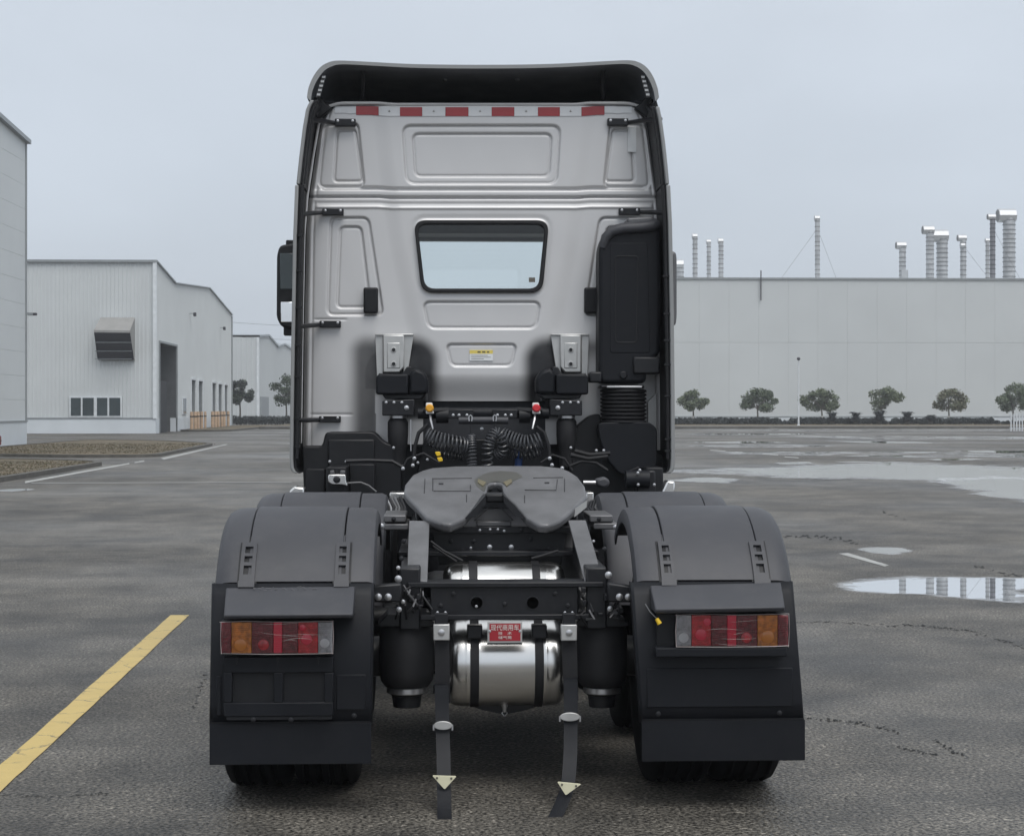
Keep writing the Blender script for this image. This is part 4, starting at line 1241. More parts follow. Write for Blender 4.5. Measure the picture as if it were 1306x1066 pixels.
# ------------------------------------------------------------------ side fairings
YF = 11.45
FL = [(128, 396), (134, 392.5), (140, 390), (163, 386), (200, 381.5), (235, 377.8)]
FL2 = [(236, 376.2), (300, 373.8), (400, 372), (500, 370.3), (585, 369.2), (596, 369.8), (601, 372), (603.5, 375.5)]
FR = [(136, 841), (150, 844), (181, 848.4), (210, 851.5), (235, 853.6)]
FR2 = [(236, 855), (285, 857.3), (400, 859.6), (500, 860.6), (585, 861), (596, 860.4), (601, 858.5), (603.5, 855)]
def fairing(pts, side, w, name, kind):
    # side +1: outer edge on the left of the picture, thickness grows to the right
    mb = MB(); L_ = []; R_ = []
    for y, x in pts:
        L_.append(at(x, y, YF)); R_.append(at(x + side * w, y, YF))
    n = len(pts)
    dY = 0.95
    vs = L_ + R_ + [(p_[0], p_[1] + dY, p_[2]) for p_ in L_] + [(p_[0], p_[1] + dY, p_[2]) for p_ in R_]
    fs = []
    for i in range(n - 1):
        fs += [(i, i + 1, n + i + 1, n + i), (2 * n + i, 3 * n + i, 3 * n + i + 1, 2 * n + i + 1), (i, 2 * n + i, 2 * n + i + 1, i + 1), (n + i, n + i + 1, 3 * n + i + 1, 3 * n + i)]
    fs += [(0, n, 3 * n, 2 * n), (n - 1, 3 * n - 1, 4 * n - 1, 2 * n - 1)]
    mb.add(vs, fs)
    f = mb.build(name, 'fairing_paint', truck, bevel=.006)
    bm_ = bmesh.new(); bm_.from_mesh(f.data); bmesh.ops.recalc_face_normals(bm_, faces=bm_.faces); bm_.to_mesh(f.data); bm_.free()
    # inner black frame of the fairing
    mb = MB(); L_ = []; R_ = []
    for y, x in pts:
        L_.append(at(x + side * (w + .2), y, YF + .03)); R_.append(at(x + side * (w + 3.6), y, YF + .03))
    vs = L_ + R_ + [(p_[0], p_[1] + .9, p_[2]) for p_ in L_] + [(p_[0], p_[1] + .9, p_[2]) for p_ in R_]
    mb.add(vs, fs)
    l = mb.build('inner_frame', 'plastic_black', f, bevel=.004)
    bm_ = bmesh.new(); bm_.from_mesh(l.data); bmesh.ops.recalc_face_normals(bm_, faces=bm_.faces); bm_.to_mesh(l.data); bm_.free()
    return f
fl1 = fairing(FL, 1, 4.6, 'upper_fairing', 0); fl2 = fairing(FL2, 1, 4.6, 'side_fairing', 0)
fr1 = fairing(FR, -1, 4.6, 'upper_fairing', 0); fr2 = fairing(FR2, -1, 5.2, 'side_fairing', 0)
# channel section with clips along the inner frame, glossy edge
for f, s_, tab in ((fl2, 1, FL2), (fr2, -1, FR2)):
    tb = [(y, x) for y, x in tab if y < 590]
    pts = [at(x + s_ * 10.5, y, YF + .12) for y, x in tb]
    MB().tube(pts, .008, 8).build('edge_tube', 'chassis_black', f)
    pts = [at(x + s_ * 9.2, y, YF + .01) for y, x in tb]
    MB().tube(pts, .008, 6).build('seal_strip', 'rubber', f)
    for y in ((300, 345, 392, 440, 480, 533, 570) if s_ > 0 else (352, 400, 434, 465, 505, 560, 575)):
        x = float(interp([(a_, b_) for a_, b_ in tab], y))
        MB().pbox(x + s_ * 5, y - 1.2, x + s_ * 13, y + 1.2, YF + .0, YF + .06).build('clip', 'plastic_black', f)
for f, s_, tab in ((fl1, 1, FL), (fr1, -1, FR)):
    pts = [at(x + s_ * 10, y, YF + .12) for y, x in tab]
    MB().tube(pts, .009, 8).build('edge_tube', 'chassis_black', f)
# dark door-shut strips between the fairings and the back wall
for s_ in (1, -1):
    mb = MB(); A = []; B = []
    for y in (128, 136, 150, 180, 240, 300, 420, 580):
        xo = float(interp(FL + FL2, y)) + 6 if s_ > 0 else float(interp([(128, 838)] + FR + FR2, y)) - 6
        xi = float(interp(XL, max(y, 138))) + 5
        if s_ < 0: xi = 1235 - xi
        A.append(at(xo, y, YC + .1)); B.append(at(xi, y, YC + .06))
    n = len(A)
    mb.add(A + B, [(i, i + 1, n + i + 1, n + i) if s_ > 0 else (i, n + i, n + i + 1, i + 1) for i in range(n - 1)])
    mat('seal_grey', (0.045, 0.046, 0.05), 0.4, 0, 0.4, 12, coat=.2)
    mb.build('shut_strip', 'seal_grey', cab)
    # grey pillar lip just outside the pressed wall
    pts = [at(float(interp(XL, y)) - 2.5 if s_ > 0 else 1235 - float(interp(XL, y)) + 2.5, y, YC + .0) for y in (145, 160, 200, 250, 300, 400, 500, 565)]
    MB().tube(pts, .009, 6).build('pillar_lip', 'cab_paint', cab)
# stay brackets
def stay(x0, y0, x1, y1, side, fx, fy):
    s = link('stay_bracket', None, truck, at((x0 + x1) / 2, (y0 + y1) / 2, YC)); WOFF[s.name] = Vector(at((x0 + x1) / 2, (y0 + y1) / 2, YC))
    MB().pbox(x0, y0, x1, y1, YC - .045, YC + .01).build('plate', 'chassis_black', s, bevel=.004)
    a = at(x0 if side > 0 else x1, (y0 + y1) / 2 + 1, YC - .03); b_ = at(fx, fy, YF + .1)
    MB().tube([a, tuple(Vector(a) * .5 + Vector(b_) * .5 + Vector((0, -.02, 0))), b_], [.014, .016, .014], 8).build('arm', 'chassis_black', s)
    for x in (x0 + (x1 - x0) * .14, x0 + (x1 - x0) * .86):
        link('bolt', BOLT['z9'], s, at(x, y0 + (y1 - y0) * .3, YC - .046))
stay(427, 151.5, 453.5, 160.5, 1, 392, 153)
stay(411, 266, 438, 274.5, 1, 381, 274)
stay(407.5, 409, 434.5, 417.5, 1, 378, 417)
stay(407, 530.5, 434.5, 538.5, 1, 378, 536)
stay(775, 151, 801.5, 160, -1, 843, 152)
stay(789.5, 265.5, 816.5, 274, -1, 852, 272)

# ------------------------------------------------------------------ roof deflector
YD = 11.68
OD = [(391.5, 124.5), (393.5, 112), (399.5, 98), (408, 86.5), (418, 80.3), (432, 77.6), (470, 79.2), (520, 81.8), (570, 82.8), (620, 83), (670, 82.6), (720, 81.2), (768, 78.6), (800, 77.2), (814, 79.5), (825, 86.5), (833, 98), (838.5, 112), (840.5, 124.5)]
def catmull(P_, m_=4):
    out = []
    for i in range(len(P_) - 1):
        p0, p1, p2, p3 = [Vector(P_[min(max(k, 0), len(P_) - 1)]) for k in (i - 1, i, i + 1, i + 2)]
        for k in range(m_):
            u = k / m_
            out.append(tuple(.5 * ((2 * p1) + (p2 - p0) * u + (2 * p0 - 5 * p1 + 4 * p2 - p3) * u * u + (3 * p1 - p0 - 3 * p2 + p3) * u ** 3)))
    return out + [tuple(P_[-1])]
OD = catmull(OD)
outer = [XZ(x, y, YD) for x, y in OD]
zr = 3.60
secs = [(YD, 1.0, 1.0), (11.82, 1.0, 1.0), (12.2, .985, .93), (12.8, .95, .70), (13.4, .90, .40), (13.85, .84, .12)]
def deflect(off, y0):
    vs, fs = [], []
    n = len(outer)
    for j, (Y_, kx, kz) in enumerate(secs):
        for x, z in outer:
            xx = TX + (x - TX) * kx; zz = zr + (z - zr) * kz
            xx -= math.copysign(off, x - TX) * min(1, abs(x - TX) / .9); zz -= off
            vs.append((xx, Y_ + (y0 if j == 0 else 0), zz))
    m_ = len(secs)
    for j in range(m_ - 1):
        for i in range(n - 1):
            fs.append((j * n + i, (j + 1) * n + i, (j + 1) * n + i + 1, j * n + i + 1))
    return vs, fs
df = link('roof_deflector', None, truck, (TX, YD, 3.6)); WOFF[df.name] = Vector((TX, YD, 3.6))
vs, fs = deflect(0, 0)
MB().add(vs, fs).build('shell', 'fairing_paint', df, angle=50)
v2, f2 = deflect(.024, 0)
mat('hood_lining', (0.17, 0.18, 0.20), 0.6, 0, 0.3, 5, dust=0.1)
MB().add(v2, [f[::-1] for f in f2]).build('lining', 'hood_lining', df, angle=50)
n = len(outer)
MB().add(vs[:n] + v2[:n], [(i, i + 1, n + i + 1, n + i) for i in range(n - 1)] + [(0, n, n, 0)][:0]).build('rim', 'fairing_paint', df)
# ribs, hinges and the cab roof under the hood
MB().pbox(530, 109, 706, 129, 12.6, 12.7).build('inner_panel', 'steel_grey', df, bevel=.01)
for x in (552, 580, 608, 636, 664, 690):
    MB().pbox(x, 109.5, x + 1.5, 128, 12.585, 12.6).build('panel_rib', 'plastic_black', df)
for x, s_ in ((565, 1), (661, -1)):
    hb_ = MB(); hb_.pprism([(x - 4, 95), (x + 6, 95), (x + 2 * s_ + 3, 103), (x + 2 * s_ - 1, 103)], 12.0, 12.06); hb_.build('hinge', 'steel_grey', df, bevel=.004)
for p_ in ([(525, 98), (560, 104), (617, 106), (675, 104), (712, 98)], [(460, 90), (520, 97), (560, 99)], [(775, 90), (715, 97), (675, 99)]):
    MB().tube([at(x, y, 12.3) for x, y in p_], .012, 6).build('wire_harness', 'rubber', df)
for x in (462, 770):
    MB().tube([at(x, 84, 11.86), at(x + (2 if x < 600 else -2), 105, 11.9), at(x, 128, 11.95)], .016, 8).build('support_strut', 'chassis_black', df)
mb = MB(); mb.box(loop[4][0] + .05, loop[-5][0] - .05, YC + .05, 13.7, ztop_ - .02, ztop_ + .01); mb.build('cab_roof', 'plastic_black', cab)
for s_ in (1, -1):                                        # louvred side vents
    vb = link('side_vent', None, truck, at(410 if s_ > 0 else 824, 110, YD + .02)); WOFF[vb.name] = Vector(at(410 if s_ > 0 else 824, 110, YD + .02))
    P_ = [(411, 96), (416, 96), (408, 124), (403, 124)] if s_ > 0 else [(817, 96), (822, 96), (829.5, 124), (824.5, 124)]
    MB().pprism(P_, YD + .05, YD + .08).build('vent_backing', 'steel_grey', vb)
    for k in range(5):
        t_ = (k + .5) / 5
        xm = (P_[0][0] * (1 - t_) + P_[3][0] * t_ + P_[1][0] * (1 - t_) + P_[2][0] * t_) / 2; ym = 96 + 28 * t_
        MB().pbox(xm - 2.2, ym - 1.6, xm + 2.2, ym + 1.0, YD + .035, YD + .05).build('vent_slat', 'bracket_metal', vb)
    A_ = [(396, 126), (408, 122), (416, 132), (424, 138), (409, 150), (398, 152), (392, 140)]
    if s_ < 0: A_ = [(1233 - x, y) for x, y in A_]
    MB().pprism(A_, YD + .16, YD + .34).build('corner_bracket', 'plastic_black', df, bevel=.01)
    MB().tube([at(401 if s_ > 0 else 832, 128, YD + .1), at(407 if s_ > 0 else 826, 136, YD + .14), at(402 if s_ > 0 else 832, 148, YD + .1)], .014, 8).build('link_rod', 'chassis_black', df)

# ------------------------------------------------------------------ mirrors
for s_, (x0, x1, y0, y1), wv in ((-1, (352.5, 381, 309, 419), 1), (1, (850, 863.5, 319, 416), 0)):
    Ym = 13.2
    mo = link('mirror', None, truck, at((x0 + x1) / 2, 365, Ym)); WOFF[mo.name] = Vector(at((x0 + x1) / 2, 365, Ym))
    P_ = rounded([(x0 + 4 * wv, y0 + 4), (x1, y0), (x1, y1 + 3), (x0 + 6 * wv, y1 - 2), (x0, y1 - 14), (x0 + .5, y0 + 16)] if wv else [(x0, y0), (x1 - 1, y0 + 2), (x1, y0 + 12), (x1, y1 - 12), (x1 - 1.5, y1), (x0, y1)], 6, 5)
    MB().pprism(P_, Ym, Ym + .12).build('housing', 'plastic_black' if wv else 'steel_grey', mo, bevel=.02, seg=3)
    if wv:
        MB().pbox(x0 + 4.5, y0 + 14, x1 - 2, y1 - 50, Ym - .006, Ym + .01).build('mirror_glass', 'window_pane', mo, bevel=.004)
        MB().pbox(x0 + 5.5, y1 - 34, x1 - 2, y1 - 8, Ym - .006, Ym + .01).build('wide_angle_glass', 'chrome', mo, bevel=.004)
        MB().pbox(x0 + 12, y0 - 3, x1, y0 + 6, Ym + .03, Ym + .1).build('arm', 'plastic_black', mo, bevel=.01)
        MB().pbox(x0 + 9, y1 - 4, x1, y1 + 9, Ym + .03, Ym + .1).build('arm', 'plastic_black', mo, bevel=.01)
    xin = at(385 if s_ < 0 else 848, 400, Ym)[0]
    MB().box(at(x0 + 10 if s_ < 0 else x0, 400, Ym)[0], xin, Ym + .04, Ym + .09, 2.25, 2.3).build('arm', 'plastic_black', mo)

# ------------------------------------------------------------------ air intake on the right
ai = link('air_intake', None, truck, at(800, 400, 11.6)); WOFF[ai.name] = Vector(at(800, 400, 11.6))
YI = 11.62
body = rounded([(764, 318), (768, 303), (779, 292), (800, 289), (842, 289), (844, 380), (842, 452), (826, 462), (824, 489), (764.5, 489), (763.5, 470)], 7, 4)
MB().pprism(body, YI, YI + .25).build('duct_body', 'plastic_panel', ai, bevel=.028, seg=4)
oi = [XZ(x, y, YI) for x, y in rounded([(783.5, 326), (814.5, 326), (812.5, 438), (784, 438)], 5, 5)]
ii = [XZ(x, y, YI) for x, y in rounded([(785.5, 328), (812.5, 328), (810.5, 436), (786, 436)], 4, 5)]
ring_mesh(MB(), oi, ii, YI - .006, YI + .01).build('inset_rib', 'plastic_black', ai, bevel=.002)
MB().pprism(rounded([(778, 310), (826, 310), (829, 450), (778, 450)], 4, 3), YI - .003, YI + .05).build('inset_panel', 'plastic_panel', ai, bevel=.003)
pts = [at(x, y, Y_) for x, y, Y_ in ((769, 316, YI + .02), (773, 303, YI + .01), (781, 295, YI), (795, 291.5, YI), (815, 290.5, YI), (830, 289, YI), (836, 287, YI + .03))]
MB().tube(pts, [.03, .034, .036, .037, .038, .040, .045], 12).build('duct_shoulder', 'plastic_dark', ai)
MB().pprism(rounded([(800, 278), (834, 276), (838, 287), (836, 300), (826, 304), (800, 284.5)], 4, 3), YI + .05, YI + .3).build('inlet_neck', 'steel_grey', ai, bevel=.02, seg=3)
MB().lathe([(.02, 0), (.026, -.012), (.018, -.02)], at(795, 478.5, YI + .003), axis='y', n=14).build('drain_plug', 'chassis_black', ai)
for y_, x0, x1 in ((455, 808, 842), (474, 752, 768)):
    MB().pbox(x0, y_, x1, y_ + 22 if x0 > 800 else y_ + 14, YI - .03, YI + .1).build('mount_lug', 'chassis_black', ai, bevel=.012)
YBW = 11.58
cl_ = at(796, 493.2, YBW)
MB().pbox(766, 491, 822, 495.5, YBW, YBW + .2).build('clamp_band', 'chassis_black', ai, bevel=.01)
MB().pbox(774, 492.2, 819, 494.6, YBW - .006, YBW + .1).build('clamp', 'zinc', ai, bevel=.003)
bl_ = MB()
c0 = at(795, 540, 11.72); ztopb = at(795, 496, 11.58)[2]; r0 = (824 - 765) / 2 * 11.6 / F
prof_ = []
nz = 9
for k in range(nz):
    za = c0[2] + (ztopb - c0[2]) * k / nz; dz = (ztopb - c0[2]) / nz
    prof_ += [(r0 * .92, za - c0[2]), (r0 * 1.02, za - c0[2] + dz * .35), (r0 * 1.02, za - c0[2] + dz * .65), (r0 * .92, za - c0[2] + dz)]
bl_.lathe(prof_, c0, n=32); bl_.build('bellows', 'rubber', ai)
MB().pprism(rounded([(763, 539), (828, 538), (838, 546), (838, 594), (828, 605), (792, 605), (776, 588), (765, 560)], 6, 3), 11.58, 11.85).build('filter_box', 'plastic_panel', ai, bevel=.025, seg=3)
# grey bracket strip beside it
MB().pprism([(826, 512), (838, 500), (838, 572), (828, 572), (826, 545)], 11.86, 11.89).build('side_bracket', 'bracket_metal', ai, bevel=.004)
MB().pbox(832, 545, 834.5, 568, 11.84, 11.86).build('bracket_slot', 'chassis_black', ai)

# ------------------------------------------------------------------ cab mounts
def cab_mount(xc, m):
    c = at(xc, 480, 11.75)
    g = link('cab_mount', None, truck, c); WOFF[g.name] = Vector(c)
    X_ = lambda dx: xc + dx * m
    Yb = YC - .055
    MB().pbox(*sorted((X_(-24), X_(25)))[:1], 425.5, sorted((X_(-24), X_(25)))[1], 428, Yb - .015, Yb + .03).build('flange_top', 'bracket_metal', g, bevel=.004)
    def pp(pts, y0, y1, nm, mt, bv=.006):
        P_ = [(X_(a_), b_) for a_, b_ in pts]
        MB().pprism(P_, y0, y1).build(nm, mt, g, bevel=bv)
    pp([(-24, 427), (-14, 427), (-14, 480), (-22, 480)], Yb, Yb + .03, 'flange', 'bracket_metal', .003)
    pp([(12, 427), (25, 427), (17, 480), (12, 480)], Yb, Yb + .03, 'flange', 'bracket_metal', .003)
    pp([(-14, 427), (13, 427), (13, 468), (7, 475), (-14, 475)], Yb - .035, Yb + .02, 'channel', 'bracket_metal', .008)
    pp([(-9, 437), (8, 437), (8, 470), (-9, 470)], Yb - .039, Yb, 'pad', 'bracket_metal', .006)
    for y_ in (446, 464):
        MB().lathe([(.019, 0), (.017, -.006), (.012, -.007)], at(X_(-.5), y_, Yb - .039), axis='y', n=14).build('hole_rim', 'bracket_metal', g)
        MB().lathe([(.012, 0), (.011, -.0015)], at(X_(-.5), y_, Yb - .0465), axis='y', n=14).build('hole', 'chassis_black', g)
    pp([(-20, 476), (10, 478), (16, 468), (22, 467), (24, 480), (-18, 484)], 11.70, 11.84, 'gusset', 'chassis_black', .006)
    pp([(-23, 481), (-20, 477), (18, 477), (18, 503), (-23, 503)], 11.58, 11.8, 'mount_block', 'plastic_panel', .012)
    pp([(18.5, 477), (26, 469), (38, 474), (44, 482), (44, 502), (18.5, 503)], 11.60, 11.8, 'mount_arm', 'plastic_panel', .02)
    pp([(-15, 503), (40, 503), (34, 509), (-11, 509)], 11.63, 11.8, 'mount_foot', 'chassis_black', .006)
    pp([(-15, 511), (26, 509), (26, 530), (-15, 530)], 11.57, 11.75, 'bracket', 'chassis_black', .006)
    for dx in (-10, 0, 10): link('bolt', BOLT['z9'], g, at(X_(dx), 513.2, 11.568))
    link('bolt', BOLT['z18'], g, at(X_(16), 520, 11.565))
    c = at(X_(5), 555, 11.66)
    MB().lathe([(.045, -.20), (.05, -.1), (.062, -.06), (.066, .0), (.066, .085), (.058, .10), (.05, .11)], c, n=20).build('air_bag', 'rubber', g)
    MB().lathe([(.055, 0), (.055, .018), (.045, .022)], (c[0], c[1], c[2] + .11), n=20).build('bag_cap', 'zinc', g)
    MB().lathe([(.035, 0), (.035, .03)], (c[0], c[1], c[2] + .13), n=12).build('bag_stud', 'chassis_black', g)
cab_mount(502.5, 1); cab_mount(727.5, -1)

# ------------------------------------------------------------------ frame, arches and the black mass under the cab
for s_ in (-1, 1):
    x = TX + s_ * .40
    MB().box(x - .045, x + .045, 7.72, 13.7, .70, .965).build('frame_rail', 'chassis_black', truck, bevel=.008)
def blackpart(name, pts, Y0, Y1, mt='plastic_black', bv=.01):
    return MB().pprism(pts, Y0, Y1).build(name, mt, truck, bevel=bv)
la = blackpart('wheel_arch', rounded([(385, 569), (411, 569), (415, 551), (477, 550.5), (490, 564), (500, 567), (512, 568), (512, 640), (388, 640)], 5, 3), 11.62, 12.6)
MB().pbox(418, 560, 478, 600, 11.60, 11.64).build('arch_panel', 'plastic_black', la, bevel=.012)
MB().pbox(390, 598, 414, 640, 11.5, 11.62).build('arch_flap', 'plastic_black', la, bevel=.006)
MB().pbox(416, 596, 442, 640, 11.19, 11.62).build('valve_bracket', 'plastic_black', la, bevel=.006)
MB().pbox(446, 592, 478, 640, 11.5, 11.62).build('arch_flap', 'plastic_black', la, bevel=.006)
ra = blackpart('wheel_arch', rounded([(734, 545), (752, 530), (766, 527), (768, 560), (846, 580), (846, 640), (728, 640), (728, 560)], 5, 3), 11.75, 12.6)
MB().pbox(824, 596, 846, 640, 11.3, 11.75).build('arch_flap', 'plastic_black', ra, bevel=.01)
blackpart('underbody_panel', [(505, 511), (735, 511), (735, 660), (505, 660)], 11.98, 12.6, 'liner')
blackpart('engine_cover', rounded([(540, 560), (700, 560), (712, 620), (528, 620)], 8, 3), 11.8, 12.2, 'plastic_black', .03)
# cross tube and connector bar
cb = link('connector_bar', None, truck, at(617, 530, 11.6)); WOFF[cb.name] = Vector(at(617, 530, 11.6))
MB().tube([at(533, 527, 11.62), at(700, 527, 11.62)], .036, 14).build('cross_tube', 'plastic_panel', cb)
MB().tube([at(585, 536, 11.56), at(648, 536, 11.56)], .024, 12).build('lower_tube', 'plastic_dark', cb)
for x0, x1 in ((571, 604), (628, 660)):
    MB().pbox(x0, 522, x1, 534, 11.55, 11.6).build('bar_plate', 'chassis_black', cb, bevel=.005)
for x in (578, 585.5, 595.5, 634.5, 644.5, 652): link('bolt', BOLT['z9'], cb, at(x, 529.3, 11.548))
link('bolt', BOLT['z13'], cb, at(614.5, 547, 11.6))
for x0, x1 in ((556, 572), (662, 676)):
    MB().tube([at(x0, 530, 11.58), at(x1, 530, 11.58)], .048, 12).build('bar_boss', 'plastic_black', cb)
for x, mt, nm in ((547.5, 'orange_cap', 'yellow'), (683.5, 'red_cap', 'red')):
    gh = link('air_coupling', None, truck, at(x, 520, 11.5)); WOFF[gh.name] = Vector(at(x, 520, 11.5))
    gh['label'] = ('yellow' if nm == 'yellow' else 'red') + ' capped air hose coupling'
    MB().pprism(rounded([(x - 4.5, 513.5), (x + 4, 513.5), (x + 5, 524), (x + 6.5, 527.5), (x - 4.5, 528), (x - 4, 522)], 1.5, 2), 11.50, 11.54).build('body', 'white_plastic', gh, bevel=.004)
    MB().lathe([(.026, 0), (.026, -.02), (.018, -.028)], at(x + .5, 520.5, 11.50), axis='y', n=16).build('cap', mt, gh)
    s_ = 1 if x < 600 else -1
    MB().tube([at(x + s_ * 1, 529, 11.52), at(x + s_ * 2, 536, 11.5), at(x + s_ * 4.5, 547, 11.48)], [.007, .009, .006], 8).build('nipple', 'zinc', gh)
    MB().tube([at(x - s_ * 8, 523, 11.55), at(x + s_ * 8, 524, 11.55), at(x + s_ * 24, 523, 11.57)], .02, 10).build('pipe', 'plastic_black', gh)
for x in (600, 631):
    MB().tube([at(x - 1.6, 537, 11.5), at(x - 1.8, 531, 11.5), at(x, 529.3, 11.5), at(x + 1.8, 531, 11.5), at(x + 1.6, 537, 11.5)], .0045, 6).build('hose_hook', 'zinc', cb)
    MB().tube([at(x, 530, 11.52), at(x, 552, 11.52)], .003, 5).build('hook_wire', 'chassis_black', cb)

mat('hose_grey', (0.05, 0.052, 0.058), 0.3, 0, 0.2, 9, coat=.3)
def coil(path, R, turns, r, name='coiled_hose', mt='hose_grey', sweep=0):
    P_ = [Vector(at(*p)) for p in path]
    # arc-length resample with Catmull-Rom
    def cr(t):
        n_ = len(P_) - 1; f = min(max(t, 0), .99999) * n_; i = int(f); u = f - i
        p0, p1, p2, p3 = P_[max(i - 1, 0)], P_[i], P_[i + 1], P_[min(i + 2, n_)]
        return .5 * ((2 * p1) + (p2 - p0) * u + (2 * p0 - 5 * p1 + 4 * p2 - p3) * u * u + (3 * p1 - p0 - 3 * p2 + p3) * u ** 3)
    N = turns * 12
    pts = []
    prev = Vector((0, 1, 0))
    for k in range(N + 1):
        t = k / N; c = cr(t); d = (cr(min(1, t + .01)) - cr(max(0, t - .01))).normalized()
        a = (prev - d * prev.dot(d)).normalized(); prev = a; b_ = d.cross(a)
        an_ = 2 * math.pi * turns * t
        pts.append(c + a * math.cos(an_) * R + b_ * math.sin(an_) * R)
    return MB().tube(pts, r, 6).build(name, mt, truck)
coil([(545, 556, 11.42), (560, 562, 11.40), (578, 566, 11.40), (594, 570, 11.42)], .052, 12, .0065)
coil([(555, 572, 11.5), (575, 576, 11.5), (590, 578, 11.5)], .042, 9, .0065)
coil([(601, 556, 11.42), (601.5, 570, 11.40), (602, 594, 11.38)], .027, 12, .006)
coil([(621.5, 594, 11.42), (622, 572, 11.40), (626, 560, 11.40), (632, 552, 11.42), (639, 556, 11.42), (641, 574, 11.44), (634, 580, 11.46)], .032, 20, .006)
coil([(640, 556, 11.46), (655, 562, 11.44), (672, 566, 11.42), (690, 562, 11.42)], .052, 12, .0065)
coil([(648, 574, 11.52), (668, 577, 11.52), (688, 573, 11.52)], .040, 9, .0065)
# plain hoses, cables
for p_, r_, mt in (([(546, 541), (534, 552), (529, 570), (527, 592)], .012, 'rubber'), ([(684, 544), (694, 552), (700, 570), (701, 586)], .012, 'rubber'),
                   ([(524, 535), (524, 575)], .004, 'zinc'), ([(441, 588), (470, 587), (500, 588), (514, 596)], .012, 'chassis_black'),
                   ([(443, 616), (460, 615), (470, 619), (480, 627)], .006, 'steel_grey'), ([(728, 580), (750, 585), (775, 582)], .016, 'rubber'), ([(733, 575), (752, 580), (778, 578)], .014, 'rubber'),
                   ([(727, 594), (742, 588), (760, 590), (775, 600)], .010, 'rubber'), ([(797, 612), (805, 600), (815, 596)], .008, 'rubber'), ([(512, 600), (520, 585), (540, 578), (560, 590)], .008, 'rubber'),
                   ([(690, 590), (705, 580), (720, 585), (730, 600)], .008, 'rubber')):
    MB().tube([at(x, y, 11.2) for x, y in p_], r_, 8).build('hose', mt, truck)
MB().tube([at(661.5, 575, 11.6), at(661, 600, 11.6)], .024, 12).build('blue_hose', 'blue_hose', truck)
for x, y in ((558, 579), (560.5, 586)):
    q = MB(); q.pprism(rounded([(x - 3.5, y - 2.5), (x + 3, y - 3), (x + 4.5, y + 2), (x - 1, y + 3)], 1, 2), 11.2, 11.25); q.build('cable_tag', 'yellow_plastic', truck, bevel=.004)
for x, y in ((528.5, 584.5), (526.5, 593.5), (514, 597.5), (701, 584.5), (704, 593), (717, 597)): bolt(x, y, 11.1, truck, 'z13')
for x, y in ((420.5, 588.5), (441.5, 588.5), (760.5, 574.5), (770, 574.5), (502, 571), (728, 571), (545, 586), (533, 590)): bolt(x, y, 11.58, truck, 'z9')
# levelling valve on the left
vv = link('level_valve', None, truck, at(430, 613, 11.1)); WOFF[vv.name] = Vector(at(430, 613, 11.1))
MB().pprism(rounded([(418.5, 605), (441, 605), (441, 613), (444, 620), (436, 618), (424, 618), (418.5, 615)], 2, 2), 11.1, 11.18).build('valve_body', 'aluminium', vv, bevel=.008)
MB().lathe([(.022, 0), (.022, -.010), (.014, -.014)], at(429.5, 611.5, 11.1), axis='y', n=16).build('valve_cap', 'chassis_black', vv)
MB().pbox(421, 600, 426, 605, 11.1, 11.15).build('valve_port', 'steel_grey', vv, bevel=.004)
MB().pbox(434, 600, 440, 605, 11.1, 11.15).build('valve_port', 'steel_grey', vv, bevel=.004)
# pump with flange on the right
pu = link('pump_unit', None, truck, at(815, 611, 11.1)); WOFF[pu.name] = Vector(at(815, 611, 11.1))
MB().tube([at(798, 611, 11.12), at(828, 611, 11.12)], .055, 16).build('pump_body', 'plastic_panel', pu)
MB().pbox(812, 600, 836, 630, 11.16, 11.24).build('pump_flange', 'chassis_black', pu, bevel=.01)
for x, y in ((816, 599.5), (813.5, 603), (814, 618), (834.5, 618)): link('bolt', BOLT['z9'], pu, at(x, y, 11.06))
# release handle of the fifth wheel
MB().tube([at(744, 615, 9.0), at(760, 615, 9.0)], .009, 8).build('release_handle', 'zinc', truck)
MB().pprism(rounded([(760, 611), (772, 608), (778, 613), (777, 620), (770, 623), (760, 619)], 3, 3), 8.98, 9.06).build('handle_grip', 'plastic_dark', truck, bevel=.012)
# fuel tanks and the black boxes beside them
for s_ in (-1, 1):
    x0, x1 = TX + s_ * .54, TX + s_ * 1.20
    MB().box(x0, x1, 10.25, 11.45, .5, 1.085).build('fuel_tank', 'plastic_black', truck, bevel=.06, seg=4)
for x0, y0, x1, y1 in ((369, 620.5, 388, 627), (845, 613, 861, 627)):
    MB().pprism([(x0, y1 - 1), (x0 + 6, y0), (x1, y0 + 1), (x1, y1 + 8), (x0, y1 + 8)], 10.6, 10.75).build('cab_step', 'aluminium', truck, bevel=.01)
MB().box(TX - .36, TX + .36, 9.9, 11.7, .55, 1.0).build('gearbox', 'chassis_black', truck, bevel=.08, seg=3)
MB().tube([(TX, 8.2, .62), (TX, 10.0, .7)], .06, 12).build('drive_shaft', 'chassis_black', truck)

